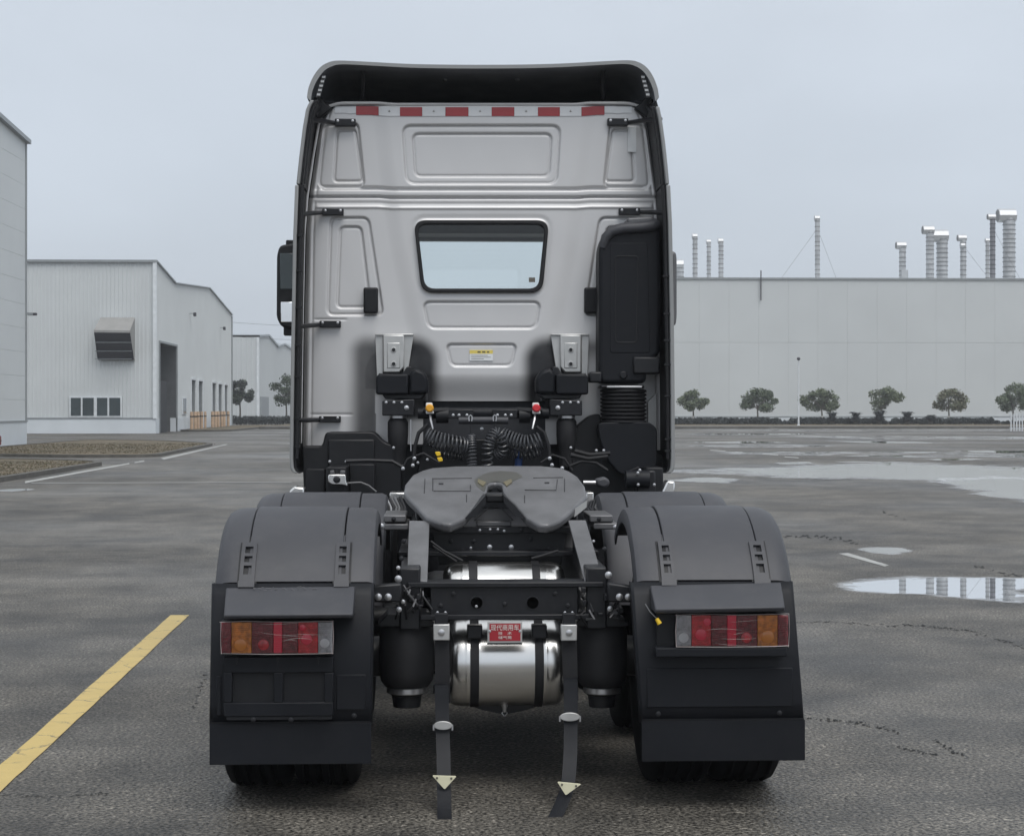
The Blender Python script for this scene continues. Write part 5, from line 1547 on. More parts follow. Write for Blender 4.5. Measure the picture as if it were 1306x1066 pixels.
# ------------------------------------------------------------------ wheels
def tyre_mesh():
    mb = MB(); R, Wd = .525, .145
    prof_ = [(.30, -Wd * .82), (.36, -Wd * .97), (.43, -Wd), (.49, -Wd * .93), (R - .012, -Wd * .84)]
    for g in (-.55, -.18, .18, .55):
        prof_ += [(R, Wd * (g - .10)), (R - .014, Wd * (g - .075)), (R - .014, Wd * (g + .075)), (R, Wd * (g + .10))]
    prof_ += [(R - .012, Wd * .84), (.49, Wd * .93), (.43, Wd), (.36, Wd * .97), (.30, Wd * .82)]
    mb.lathe(prof_, (0, 0, 0), axis='x', n=56)
    return mb.mesh('tyre', 'tyre_rubber', angle=40)
def rim_mesh():
    return MB().lathe([(.30, -.11), (.29, -.1), (.27, -.05), (.2, -.03), (.12, -.06), (.11, .02), (.2, .04), (.27, .05), (.29, .1), (.30, .11)], (0, 0, 0), axis='x', n=32).mesh('rim', 'steel_grey')
TY, RM = tyre_mesh(), rim_mesh()
for Y_, xs in ((YA, (-1.05, -.758, .758, 1.05)), (YB2, (-1.05, -.758, .758, 1.05)), (12.75, (-1.03, 1.03))):
    for x in xs:
        w_ = link('wheel', None, truck, (TX + x, Y_, .522)); WOFF[w_.name] = Vector((TX + x, Y_, .522))
        link('tyre', TY, w_, (TX + x, Y_, .522)); link('rim', RM, w_, (TX + x, Y_, .522))
    for s_ in (-1, 1):
        MB().tube([(TX + s_ * .3, Y_ + .1, .56), (TX + s_ * .9, Y_, .522)], .09, 12).build('axle', 'chassis_black', truck)
MB().box(TX - .42, TX + .42, YB2 - .25, YB2 + .2, .36, .80).build('differential', 'chassis_black', truck, bevel=.12, seg=3)

MB().box(TX - .34, TX + .34, 11.9, 13.5, .32, 1.15).build('engine', 'chassis_black', truck, bevel=.06, seg=3)  # engine mass, added unseen to block light coming in under the truck
MB().box(TX - .95, TX + .95, 12.6, 12.85, .36, .56).build('front_axle_light_block', 'chassis_black', truck, bevel=.03)  # axle mass, likewise added to keep far light out from below
for s_ in (-1, 1):
    MB().box(TX + s_ * .36, TX + s_ * .52, 8.3, 9.1, .34, .66).build('suspension_light_block', 'chassis_black', truck, bevel=.04)  # solid belly blocks between the wheels, added to darken the ground underneath
MB().box(TX - .34, TX + .34, 8.45, 9.05, .40, .62).build('torque_rod_light_block', 'chassis_black', truck, bevel=.03)  # belly block closing the middle, added for the same shading
MB().box(TX - 1.1, TX + 1.1, 13.78, 13.95, .28, 1.0).build('bumper', 'plastic_dark', truck, bevel=.04)
# ------------------------------------------------------------------ fenders
RZ, RR = .56, .65
XI, XO = .54, 1.207
def arc_panel(Y0, s_, xa, xb, a0, a1, lip_in, lip_out, name, parent, n=26, dr=0.0):
    prof_ = []
    if lip_in: prof_ += [(xa, -.07), (xa, -.030), (xa + .008, -.010), (xa + .030, 0)]
    else: prof_ += [(xa, -.018), (xa, -.003), (xa + .003, 0)]
    if lip_out: prof_ += [(xb - .075, 0), (xb - .045, -.006), (xb - .020, -.020), (xb - .005, -.045), (xb, -.085)]
    else: prof_ += [(xb - .003, 0), (xb, -.003), (xb, -.018)]
    m_ = len(prof_); vs, fs = [], []
    back_ = [(x, min(d_ - .012, -.02)) if 0 < i < m_ - 1 else (x + (.008 if i == 0 else -.008), d_) for i, (x, d_) in enumerate(prof_)]
    full = prof_ + back_[::-1]; mm = len(full)
    for k in range(n + 1):
        a = math.radians(a0 + (a1 - a0) * k / n)
        for x, d_ in full:
            r = RR + d_ + dr
            vs.append((TX + s_ * x, Y0 - r * math.cos(a), RZ + r * math.sin(a)))
    for k in range(n):
        for i in range(mm):
            j = (i + 1) % mm
            f = (k * mm + i, (k + 1) * mm + i, (k + 1) * mm + j, k * mm + j)
            fs.append(f if s_ > 0 else f[::-1])
    fs.append(tuple(range(mm)) if s_ > 0 else tuple(range(mm - 1, -1, -1)))
    e = [n * mm + i for i in range(mm)]
    fs.append(tuple(e[::-1]) if s_ > 0 else tuple(e))
    o = MB().add(vs, fs).build(name, 'plastic_dark', parent, angle=40)
    bm_ = bmesh.new(); bm_.from_mesh(o.data); bmesh.ops.recalc_face_normals(bm_, faces=bm_.faces); bm_.to_mesh(o.data); bm_.free()
    return o
def latch(s_, xa, xb, Y0, parent):
    # ladder-shaped rubber strap following the arc
    mb = MB()
    def slab(x0, x1, a0, a1, r0, r1, n=4, mb=mb):
        vs, fs = [], []
        for k in range(n + 1):
            a = math.radians(a0 + (a1 - a0) * k / n)
            for x, r in ((x0, r0), (x1, r0), (x1, r1), (x0, r1)):
                vs.append((TX + s_ * x, Y0 - (RR + r) * math.cos(a), RZ + (RR + r) * math.sin(a)))
        for k in range(n):
            for i in range(4):
                j = (i + 1) % 4; fs.append((k * 4 + i, k * 4 + j, k * 4 + 4 + j, k * 4 + 4 + i))
        fs += [(3, 2, 1, 0), (n * 4, n * 4 + 1, n * 4 + 2, n * 4 + 3)]
        mb.add(vs, fs)
    base = MB(); slab(xa - .008, xb + .008, 31.5, 53.5, -.002, .003, mb=base)
    bo = base.build('latch_strap', 'plastic_black', parent, smooth=False)
    w = (xb - xa)
    slab(xa, xa + w * .24, 33, 52.5, .003, .014); slab(xb - w * .24, xb, 33, 52.5, .003, .014)
    for a0, a1 in ((33, 37.5), (41.3, 42.8), (45.6, 47), (50.3, 52.5)):
        slab(xa + w * .24, xb - w * .24, a0, a1, .003, .0138)
    slab(xa - .002, xb + .002, 32.0, 34.5, .014, .022)
    mb.build('strap_ladder', 'plastic_dark', bo, smooth=False)
    for o in (bo, bo.children[0]):
        bm_ = bmesh.new(); bm_.from_mesh(o.data); bmesh.ops.recalc_face_normals(bm_, faces=bm_.faces); bm_.to_mesh(o.data); bm_.free()
LX = ((.648, .706), (1.035, 1.098))
for Y0 in (YA, YB2):
    for s_ in (-1, 1):
        fd = link('fender', None, truck, (TX + s_ * .87, Y0, RZ)); WOFF[fd.name] = Vector((TX + s_ * .87, Y0, RZ))
        amin = 35.0 if Y0 == YA else 12
        amax = 150 if Y0 == YB2 else 128
        arc_panel(Y0, s_, XI, .672, amin, amax, True, False, 'inner_arc', fd, dr=-.002)
        arc_panel(Y0, s_, .677, 1.066, amin, amax, False, False, 'cover', fd, dr=.004)
        arc_panel(Y0, s_, 1.071, XO, amin, amax, False, True, 'outer_arc', fd, dr=-.002)
for s_ in (-1, 1):
    grp = [o for o in truck.children if o.name.startswith('fender')]
fenders = [o for o in bpy.data.objects if o.name.split('.')[0] == 'fender']
FRONT = {(-1): fenders[0], 1: fenders[1]}
for s_ in (-1, 1):
    for xa, xb in LX: latch(s_, xa, xb, YA, truck)

# rear boards below the covers: curved shoulder, lamp recess, flap
for s_ in (-1, 1):
    g = link('rear_board', None, truck, (TX + s_ * .87, 7.4, .6)); WOFF[g.name] = Vector((TX + s_ * .87, 7.4, .6))
    prof_ = []
    for a in (34.2, 29, 24, 18, 12, 6, 0):
        ar_ = math.radians(a); prof_.append((YA - RR * math.cos(ar_) , RZ + RR * math.sin(ar_)))
    prof_ += [(7.352, .45), (7.354, .36)]
    vs, fs = [], []
    m_ = 7
    for y_, z_ in prof_:
        py_ = HY + (CAMH - z_) * F / y_
        if s_ < 0: e0, e1 = at(np.interp(py_, [742, 920], [476, 473.5]), py_, y_)[0], at(np.interp(py_, [742, 920], [270.5, 267.3]), py_, y_)[0]
        else: e0, e1 = at(np.interp(py_, [742, 920], [805, 817.5]), py_, y_)[0], at(np.interp(py_, [742, 920], [1011, 1025.5]), py_, y_)[0]
        q_ = 1 if e1 > e0 else -1
        for x, d_ in ((e0, .05), (e0 + q_ * .002, .008), (e0 + q_ * .010, 0), (e1 - q_ * .018, 0), (e1 - q_ * .004, .006), (e1, .02), (e1, .06)):
            vs.append((x, y_ + d_, z_))
    for k in range(len(prof_) - 1):
        for i in range(m_ - 1):
            f = (k * m_ + i, k * m_ + i + 1, (k + 1) * m_ + i + 1, (k + 1) * m_ + i)
            fs.append(f if s_ < 0 else f[::-1])
    o = MB().add(vs, fs).build('board', 'plastic_panel', g)
    sol = o.modifiers.new('thick', 'SOLIDIFY'); sol.thickness = .008; sol.offset = 0
    # rubber flap
    x0, x1 = (at(267, 950, 7.34)[0], at(473.5, 950, 7.34)[0]) if s_ < 0 else (at(818.5, 950, 7.34)[0], at(1027, 950, 7.34)[0])
    MB().box(x0, x1, 7.343, 7.350, .205, .372).build('mud_flap', 'plastic_panel', g, bevel=.002)
    MB().box(x0 + .004, x1 - .004, 7.3415, 7.349, .3735, .3775).build('flap_rail', 'plastic_black', g)
    for k in range(2):
        link('bolt', BOLT['k13'], g, (TX + s_ * (XI + .08 + k * .5), 7.345, .40))

# lamp hoods, shelves, tail lamps
def hood(pts_top, pts_bot, nm, lip):
    mb = MB()
    A = [at(*pts_top[0], 7.44), at(*pts_top[1], 7.44)]; B = [at(*pts_bot[0], 7.24), at(*pts_bot[1], 7.24)]
    C = [at(pts_bot[0][0], pts_bot[0][1] + lip, 7.25), at(pts_bot[1][0], pts_bot[1][1] + lip, 7.25)]
    D = [(C[0][0], 7.40, C[0][2] + .0), (C[1][0], 7.40, C[1][2])]; E = [(A[0][0], 7.46, A[0][2] - .05), (A[1][0], 7.46, A[1][2] - .05)]
    mb.add(A + B + C + D + E, [(0, 2, 3, 1), (2, 4, 5, 3), (4, 6, 7, 5), (0, 8, 6, 4, 2), (1, 3, 5, 7, 9), (0, 1, 9, 8), (6, 8, 9, 7)])
    o = mb.build(nm, 'plastic_dark', truck, bevel=.006)
    bm_ = bmesh.new(); bm_.from_mesh(o.data); bmesh.ops.recalc_face_normals(bm_, faces=bm_.faces); bm_.to_mesh(o.data); bm_.free()
    return o
h1 = hood([(288, 749), (453, 747)], [(285.5, 784.5), (450, 783)], 'lamp_hood', 5.0)
h2 = hood([(829, 746), (996, 742)], [(836, 777), (1001, 774)], 'lamp_hood', 5.5)
h1['label'] = 'left lamp hood with scuffed top edge'
for k in range(26):                                       # pale scuffs on the left hood's upper edge
    x = random.uniform(322, 402); y = random.uniform(748.5, 752.5); L_ = random.uniform(1.5, 6)
    a = at(x, y, 7.417); b_ = at(x + L_, y + random.uniform(-1.2, 1.2), 7.417)
    MB().tube([a, b_], .0011, 4).build('scuff', 'steel_grey', h1)
def lamp(x0, x1, y0, y1, segs, out):
    c = at((x0 + x1) / 2, (y0 + y1) / 2, 7.28)
    g = link('tail_lamp', None, truck, c); WOFF[g.name] = Vector(c)
    g['label'] = out
    Yl = 7.285
    MB().pbox(x0 - .8, y0 - .8, x1 + .8, y1 + .8, Yl + .012, 7.36).build('lamp_case', 'plastic_black', g, bevel=.008)
    for a, b_, m_ in segs:
        Yk = Yl + (.0 if m_ != 'lamp_bright_red' else -.004)
        MB().pbox(a + .15, y0 + .8, b_ - .15, y1 - .8, Yk, Yl + .02).build('lens', m_, g, bevel=.003)
        for yy in np.arange(y0 + 3, y1 - 2, 2.6):
            MB().pbox(a + .8, yy, b_ - .8, yy + 1.3, Yk - .0016, Yk + .004).build('lens_rib', m_, g, bevel=.0006)
    return g, Yl
gl, Yl = lamp(281.5, 424.5, 792.5, 833.5, [(282, 295, 'lamp_dark_red'), (295, 321, 'lamp_amber'), (321, 348.5, 'lamp_dark_red'), (348.5, 360, 'lamp_bright_red'), (360, 380, 'lamp_dark_red'), (380, 405.5, 'lamp_red'), (405.5, 424, 'lamp_clear')], 'left tail lamp wrapped in wrinkled clear film')
gr, Yl = lamp(862.5, 1006, 783.5, 824.5, [(863, 882, 'lamp_clear'), (882, 907, 'lamp_red'), (907, 927.5, 'lamp_dark_red'), (927.5, 939.5, 'lamp_bright_red'), (939.5, 966, 'lamp_dark_red'), (966, 992, 'lamp_amber'), (992, 1005.5, 'lamp_dark_red')], 'right tail lamp wrapped in wrinkled clear film')
def bulb(g, x, y, rx, mt):
    mb = MB(); r = rx * 7.28 / F
    mb.lathe([(r, 0), (r * .95, -.002), (r * .7, -.004), (r * .3, -.005)], at(x, y, Yl - .0012), axis='y', n=20); mb.build('reflector', mt, g)
bulb(gl, 391, 815, 7, 'lamp_bright_red'); bulb(gl, 307, 822, 8, 'lamp_amber_bulb'); bulb(gl, 336, 822, 7, 'lamp_red'); bulb(gl, 386, 800, 4, 'lamp_bright_red'); bulb(gl, 414, 820, 6, 'label_white')
bulb(gr, 894, 809, 7.5, 'lamp_bright_red'); bulb(gr, 979, 812, 8.5, 'lamp_amber_bulb'); bulb(gr, 952, 813, 7, 'lamp_red'); bulb(gr, 902, 793, 5, 'lamp_bright_red'); bulb(gr, 872, 813, 6.5, 'label_white')
# lens covers and crumpled film edges
for g, (x0, x1, y0, y1) in ((gl, (281.5, 424.5, 792.5, 833.5)), (gr, (862.5, 1006, 783.5, 824.5))):
    MB().pbox(x0 - .5, y0 - .5, x1 + .5, y1 + .5, Yl - .016, Yl - .012).build('clear_film', 'lens_glass', g)
    for k in range(6):
        y = random.uniform(y0 + 2, y1 - 2); x = random.uniform(x0 + 4, x1 - 45); L_ = min(random.uniform(14, 62), x1 - 3 - x)
        dy = random.uniform(-4, 4); cv = random.uniform(-3, 3)
        pts = [at(x + L_ * t_, min(max(y + dy * t_ + cv * math.sin(math.pi * t_), y0 + 1), y1 - 1), Yl - .0175) for t_ in (0, .2, .4, .6, .8, 1)]
        r_ = random.uniform(.0002, .00045)
        MB().tube(pts, [r_ * .2, r_, r_ * 1.2, r_, r_ * .8, r_ * .1], 5).build('film_wrinkle', 'film', g)
    for pts in ([(x0 - 1, y0 + 1), (x0 + 30, y0 - 1), (x0 + 80, y0 + .4), (x1 + .5, y0 - .8)], [(x0, y1 - .5), (x0 + 60, y1 + .5), (x1 - 20, y1 - .6), (x1 + .5, y1 - 1)], [(x1, y0 - 1.5), (x1 + .6, (y0 + y1) / 2), (x1, y1 + .5)], [(x0, y0), (x0 - .6, (y0 + y1) / 2), (x0 + .3, y1)]):
        MB().tube([at(x + random.uniform(-.6, .6), y + random.uniform(-.5, .5), Yl - .016) for x, y in pts], [random.uniform(.0003, .0013) for _ in pts], 5).build('film_edge', 'film', g)
# number-plate holder under the left lamp
ph = link('plate_holder', None, truck, at(355, 880, 7.3)); WOFF[ph.name] = Vector(at(355, 880, 7.3))
YP = 7.315
for nm, x0, y0, x1, y1 in (('frame_top', 285, 838, 425, 857.5), ('frame_bottom', 285, 896, 425, 913), ('frame_side', 285, 857.5, 296, 896), ('frame_mid', 349, 857.5, 361, 896), ('frame_side', 413.5, 857.5, 425, 896)):
    MB().pbox(x0, y0, x1, y1, YP, YP + .03).build(nm, 'plastic_panel', ph, bevel=.004)
MB().pbox(290, 850, 420, 905, YP + .02, YP + .035).build('back_plate', 'plastic_black', ph)
MB().pbox(289, 913, 423, 917, YP + .005, YP + .03).build('lip', 'plastic_black', ph)
for x in (302, 354, 406): MB().pprism([(x - 2, 838), (x + 2, 838), (x, 848)], YP - .002, YP + .01).build('notch', 'plastic_black', ph)
for x in (323, 371): link('bolt', BOLT['k13'], ph, at(x, 917.5, YP))
MB().pbox(429, 860, 466, 905, 7.343, 7.352).build('board_emboss', 'plastic_panel', truck, bevel=.003)
MB().pbox(276, 862, 282, 912, 7.343, 7.352).build('board_emboss', 'plastic_panel', truck, bevel=.003)
# right: dark lamp recess, shelf and pressed field
MB().pbox(838, 783, 862, 826, 7.33, 7.35).build('lamp_recess', 'plastic_black', truck)
MB().pbox(836.5, 826, 1004, 837.5, 7.27, 7.36).build('lamp_shelf', 'plastic_panel', truck, bevel=.006)
MB().pbox(825, 852, 1011, 901, 7.342, 7.352).build('board_emboss', 'plastic_panel', truck, bevel=.004)
MB().tube([at(823, 770, 7.3), at(829, 780, 7.28), at(838, 789, 7.26)], .0022, 6).build('lamp_wire', 'steel_grey', truck)
yc_ = MB(); yc_.tube([at(837.5, 788.5, 7.26), at(841.5, 795.5, 7.255)], [.008, .010], 10); yc_.build('yellow_connector', 'yellow_plastic', truck)

# ------------------------------------------------------------------ fifth wheel
def plane_hit(px, py, z0=1.355, y0=9.0, k=.295):          # plate tilts down towards the rear
    u = (px - CX) / F; v = (HY - py) / F
    dx, dy = CA * u + SA, -SA * u + CA
    # point = d*(dx,dy), z = CAMH + v d ;  z = z0 - k (y0 - Y)
    d = (z0 - k * y0 - CAMH) / (v - k * dy)
    return (d * dx, d * dy, CAMH + v * d)
OUT = [(515, 627), (516.5, 617), (526, 605), (538, 599.5), (551, 596), (580, 593.8), (630, 593.2), (690, 593.4), (715, 596), (727, 600.5), (737, 607), (746, 619), (749, 632), (732, 649), (715, 663), (706, 667), (698, 669), (686, 668), (671, 660), (656, 642),
       (643, 631), (640, 617), (632, 614.5), (622.5, 617), (620, 631), (607, 645), (592.5, 661), (575, 668), (563, 667), (543.5, 659), (531, 645), (519, 633)]
fw = link('fifth_wheel', None, truck, plane_hit(632, 640)); WOFF[fw.name] = Vector(plane_hit(632, 640))
top = [Vector(plane_hit(x, y)) for x, y in OUT]
nrm = Vector((0, -.295, 1)).normalized()
mb = MB(); mb.extr([p_ for p_ in top], -nrm * .045)
o = mb.build('top_plate', 'plate_grey', fw, bevel=.014, seg=3)
bm_ = bmesh.new(); bm_.from_mesh(o.data); bmesh.ops.recalc_face_normals(bm_, faces=bm_.faces); bm_.to_mesh(o.data); bm_.free()
def on_plate(pts, hgt, nm, mt, th=.002):
    P_ = [Vector(plane_hit(x, y)) + nrm * hgt for x, y in pts]
    q_ = MB(); q_.extr(P_, -nrm * th); oo = q_.build(nm, mt, fw)
    bm_ = bmesh.new(); bm_.from_mesh(oo.data); bmesh.ops.recalc_face_normals(bm_, faces=bm_.faces); bm_.to_mesh(oo.data); bm_.free()
def groove_line(pts, w=.006):
    P_ = [Vector(plane_hit(x, y)) + nrm * .0015 for x, y in pts]
    MB().tube(P_, w * .5, 6).build('grease_groove', 'chassis_black', fw)
for g_ in ([(551, 610.5), (602, 610)], [(553, 626.5), (600, 626.5), (600, 619)], [(542, 611), (541, 629)], [(552, 611), (552, 626)], [(595, 631), (595, 640)],
           [(680, 609.5), (718, 609)], [(669, 625), (709, 625.5), (711, 612)], [(720, 611), (720, 627)], [(669, 632), (669, 641)]):
    groove_line(g_, .004)
for x, y in ((562.5, 617), (697.5, 615.8)):
    on_plate([(x - 3, y - .8), (x + 3, y - .8), (x + 3, y + .8), (x - 3, y + .8)], .002, 'grease_slot', 'chassis_black')
# polished wear fan in front of the throat: bare, brighter steel
mat('worn_steel', (0.115, 0.113, 0.10), 0.35, 0.6, 0.2, 9)
on_plate(rounded([(604, 612), (618, 604), (636, 600.5), (658, 602), (668, 608), (655, 613), (646, 622), (642, 616), (632, 613.6), (621, 616), (618, 628), (608, 620)], 4, 3), .0012, 'worn_patch', 'worn_steel')
# jaws, throat walls and pivots
MB().pbox(622, 616, 640, 634, 8.78, 8.98).build('lock_jaw', 'chassis_black', fw, bevel=.015)
for pts in ([(610, 612), (620, 616), (616, 621), (609, 616)], [(652, 612), (642, 616), (646, 621), (653, 616)]):
    on_plate(pts, .006, 'jaw_lug', 'brass', .012)
for s_, P_ in ((1, [(619, 632), (607, 646), (592, 662), (572, 672), (560, 671), (588, 672), (606, 659), (620, 641)]), (-1, [(643, 632), (656, 644), (671, 662), (690, 672), (704, 671), (676, 672), (658, 659), (643, 641)])):
    MB().pprism(P_[:3] + [P_[6], P_[7]], 8.3, 8.55).build('throat_wall', 'chassis_black', fw)
MB().pbox(619, 630, 645, 641, 8.5, 8.7).build('throat_block', 'plastic_black', fw, bevel=.01)
MB().pprism([(622, 648), (640, 648), (656, 664), (604, 664)], 8.55, 8.6).build('throat_plate', 'steel_grey', fw, bevel=.004)
MB().pbox(608, 665, 652, 671, 8.45, 8.6).build('base_lip', 'steel_grey', fw, bevel=.004)
for s_ in (-1, 1):
    x = TX + s_ * .34
    mb = MB(); mb.extr([(x - .05, 8.5, .98), (x - .05, 9.0, .98), (x - .05, 8.86, 1.20), (x - .05, 8.66, 1.17)], (.1, 0, 0)); mb.build('pivot_bracket', 'chassis_black', fw, bevel=.01)
MB().box(TX - .46, TX + .46, 8.3, 9.1, .967, .99).build('mount_plate', 'chassis_black', fw, bevel=.004)
q = MB(); q.pprism([(732, 649.5), (749, 637.5), (748, 647), (732.5, 659.5)], 8.42, 8.424); q.build('id_plate', 'bracket_metal', fw, smooth=False)

# ------------------------------------------------------------------ rear of the frame
def ramp(pts, Yt, Yb):
    A = [at(pts[0][0], pts[0][1], Yt), at(pts[1][0], pts[1][1], Yt), at(pts[2][0], pts[2][1], Yb), at(pts[3][0], pts[3][1], Yb)]
    nv = (Vector(A[1]) - Vector(A[0])).cross(Vector(A[3]) - Vector(A[0])).normalized()
    if nv.z > 0: nv = -nv
    mb = MB(); mb.extr(A, nv * .012)
    o = mb.build('guide_ramp', 'plate_grey', truck, bevel=.003)
    bm_ = bmesh.new(); bm_.from_mesh(o.data); bmesh.ops.recalc_face_normals(bm_, faces=bm_.faces); bm_.to_mesh(o.data); bm_.free()
    # side web under the plate
    mid = [(Vector(A[0]) + Vector(A[1])) / 2, (Vector(A[2]) + Vector(A[3])) / 2]
    wb = MB(); wb.extr([tuple(mid[0] + Vector((-.02, 0, -.014))), tuple(mid[1] + Vector((-.02, 0, -.014))), (mid[1].x - .02, mid[1].y, .90), (mid[0].x - .02, mid[0].y, .93)], (.04, 0, 0)); wb.build('ramp_web', 'chassis_black', o)
ramp([(522, 663.5), (548, 664), (545, 741), (518.5, 739.5)], 8.32, 7.74)
ramp([(724.5, 663), (747, 663), (770, 740), (745.5, 740)], 8.32, 7.74)
cm = link('rear_crossmember', None, truck, at(643, 767, 7.72)); WOFF[cm.name] = Vector(at(643, 767, 7.72))
MB().pprism([(549, 748), (737, 748), (737, 786), (549, 786)], 7.72, 7.735).build('web', 'chassis_black', cm, bevel=.003)
MB().pbox(520, 743, 770, 748.5, 7.70, 7.86).build('top_flange', 'chassis_black', cm, bevel=.004)
MB().pbox(536, 784, 752, 790, 7.70, 7.82).build('bottom_flange', 'chassis_black', cm, bevel=.004)
for x in (608, 679.5):
    MB().lathe([(.030, 0), (.030, -.003), (.025, -.0035)], at(x, 768.5, 7.719), axis='y', n=20).build('hole_rim', 'chassis_black', cm)
    MB().lathe([(.025, 0), (.025, -.001)], at(x, 768.5, 7.716), axis='y', n=20).build('hole', 'hole_black', cm)
for x, y in ((643.5, 770), (578, 757), (708, 757), (562, 772), (724, 772)): link('bolt', BOLT['k13'], cm, at(x, y, 7.719))
for x in (558, 568, 720.5, 730): link('bolt', BOLT['z6'], cm, at(x, 781, 7.70))
bolt(607.5, 773, 7.71, cm, 'z6')
# web further forward with two bolts
fm = link('forward_crossmember', None, truck, at(640, 695, 8.45)); WOFF[fm.name] = Vector(at(640, 695, 8.45))
MB().pprism([(552, 678), (722, 678), (716, 720), (560, 720)], 8.42, 8.45).build('web', 'chassis_black', fm, bevel=.003)
MB().pbox(548, 672, 730, 680, 8.40, 8.50).build('flange', 'chassis_black', fm, bevel=.003)
for x in (624.5, 652): link('bolt', BOLT['z13'], fm, at(x, 697.5, 8.418))
for x, y, k in ((600.5, 698.5, 'z6'), (590, 702, 'k13'), (677, 688, 'k13'), (604, 690, 'k13'), (700, 700, 'k13'), (575, 690, 'k13'), (625, 675, 'z6'), (635, 675, 'z6'), (643, 677, 'z6'), (612, 676, 'z6'), (665, 676, 'k13')):
    link('bolt', BOLT[k], fm, at(x, y, 8.398 if y < 680 else 8.418))
for p_ in ([(549, 690), (565, 702), (590, 715)], [(552, 696), (570, 708), (582, 716)], [(712, 702), (690, 709), (678, 712)]):
    MB().tube([at(x, y, 8.2) for x, y in p_], .007, 6).build('cable', 'rubber', truck)
# two stainless tanks, each with two straps
def tank(Yt, y_top, y_bot, x0, x1, sx, low):
    zt1 = at(642, y_top, Yt)[2]; zb1 = at(642, y_bot, Yt)[2]
    rt = (zt1 - zb1) / 2; zc = (zt1 + zb1) / 2
    xL, xR = at(x0, 730, Yt)[0], at(x1, 730, Yt)[0]
    xm, hw = (xL + xR) / 2, (xR - xL) / 2
    tk = link('air_tank', None, truck, (xm, Yt, zc)); WOFF[tk.name] = Vector((xm, Yt, zc))
    tk['label'] = 'lower stainless tank behind the red plate' if low else 'upper stainless tank above the rear crossmember'
    pr = [(rt * .70, -hw), (rt * .82, -hw + .006), (rt * .91, -hw + .016), (rt * .97, -hw + .032), (rt * .99, -hw + .05), (rt, -hw + .074), (rt, -hw + .084), (rt * 1.006, -hw + .087), (rt * 1.006, -hw + .092), (rt, -hw + .095)]
    pr = pr + [(r, -x) for r, x in pr[::-1]]
    MB().lathe(pr, (xm, Yt, zc), axis='x', n=72).build('tank_shell', 'aluminium', tk, angle=30)
    for a_, b0 in sx:
        a, b_ = at(a_, 730, Yt)[0], at(b0, 730, Yt)[0]
        MB().lathe([(rt + .001, 0), (rt + .005, .001), (rt + .005, b_ - a - .001), (rt + .001, b_ - a)], (a, Yt, zc), axis='x', n=72).build('strap', 'rubber', tk)
        if low:
            MB().box(a - .014, b_ + .014, Yt - rt * .98, Yt - rt * .6, zc + rt * .62, zc + rt * .92).build('strap_clamp', 'chassis_black', tk, bevel=.006)
    if low:
        dv = at(643.5, 893, Yt - .06)
        MB().lathe([(.008, -.05), (.012, -.03), (.02, -.01), (.022, .01)], dv, n=12).build('drain_valve', 'zinc', tk)
        MB().tube([(dv[0], dv[1], dv[2] - .04), (dv[0] + .012, dv[1], dv[2] - .055), (dv[0], dv[1], dv[2] - .07), (dv[0] - .012, dv[1], dv[2] - .055), (dv[0], dv[1], dv[2] - .04)], .0025, 6).build('drain_ring', 'zinc', tk)
        mb = MB(); mb.pprism([(560, 880), (580, 893), (615, 905), (643, 911), (672, 905), (708, 893), (728, 880), (728, 870), (560, 870)], Yt + .06, Yt + .09); mb.build('tank_cradle', 'chassis_black', tk)
tank(7.95, 786, 899, 569.5, 719.5, ((599, 610), (679.5, 690.5)), True)
tank(8.29, 716.5, 824, 565, 719.5, ((597.5, 608.5), (677, 687)), False)
for x in (618, 661): bolt(x, 744.5, 7.76, truck, 'k13')

# red tank plate with its lettering
pl = link('data_plate', None, truck, at(644, 806, 7.69)); WOFF[pl.name] = Vector(at(644, 806, 7.69))
pl['label'] = 'red data plate with silver rim and pale lettering'
YPL = 7.69
MB().pbox(621.7, 793, 666, 819.5, YPL, YPL + .006).build('plate_back', 'bracket_metal', pl, bevel=.001)
MB().pbox(624.3, 795.2, 663.8, 817, YPL - .002, YPL + .002).build('plate_face', 'plate_red', pl, bevel=.0)
MB().pbox(621.7, 819.5, 666, 821.6, YPL + .002, YPL + .02).build('plate_bracket', 'chassis_black', pl)
for x in (624.6, 663.2): link('bolt', BOLT['z6'], pl, at(x, 804.8, YPL - .001))
def text(s, px, py, hpx, wpx, parent):
    cu = bpy.data.curves.new('lettering', 'FONT'); cu.body = s; cu.align_x = 'CENTER'; cu.align_y = 'CENTER'; cu.extrude = .002
    o = bpy.data.objects.new('lettering_tmp', cu); COL.objects.link(o)
    dg = bpy.context.evaluated_depsgraph_get()
    m_ = bpy.data.meshes.new_from_object(o.evaluated_get(dg)); bpy.data.objects.remove(o)
    v = np.empty(len(m_.vertices) * 3); m_.vertices.foreach_get('co', v); v = v.reshape(-1, 3)
    if len(v) == 0: return
    lo, hi = v.min(0), v.max(0)
    W_ = wpx * YPL / F; H_ = hpx * YPL / F
    c = at(px, py, YPL - .0035)
    x = (v[:, 0] - (lo[0] + hi[0]) / 2) / (hi[0] - lo[0]) * W_ + c[0]
    z = (v[:, 1] - (lo[1] + hi[1]) / 2) / (hi[1] - lo[1]) * H_ + c[2]
    y = c[1] - v[:, 2] * .4
    m_.vertices.foreach_set('co', np.stack([x, y, z], -1).ravel()); m_.update()
    m_.materials.clear(); m_.materials.append(MATS['plate_text'])
    return link('lettering', m_, parent)
text('现代商用车', 644, 800, 7.6, 36, pl)
text('技　术', 644, 807.3, 3.8, 17, pl)
text('储气筒', 644, 812.7, 3.8, 17, pl)

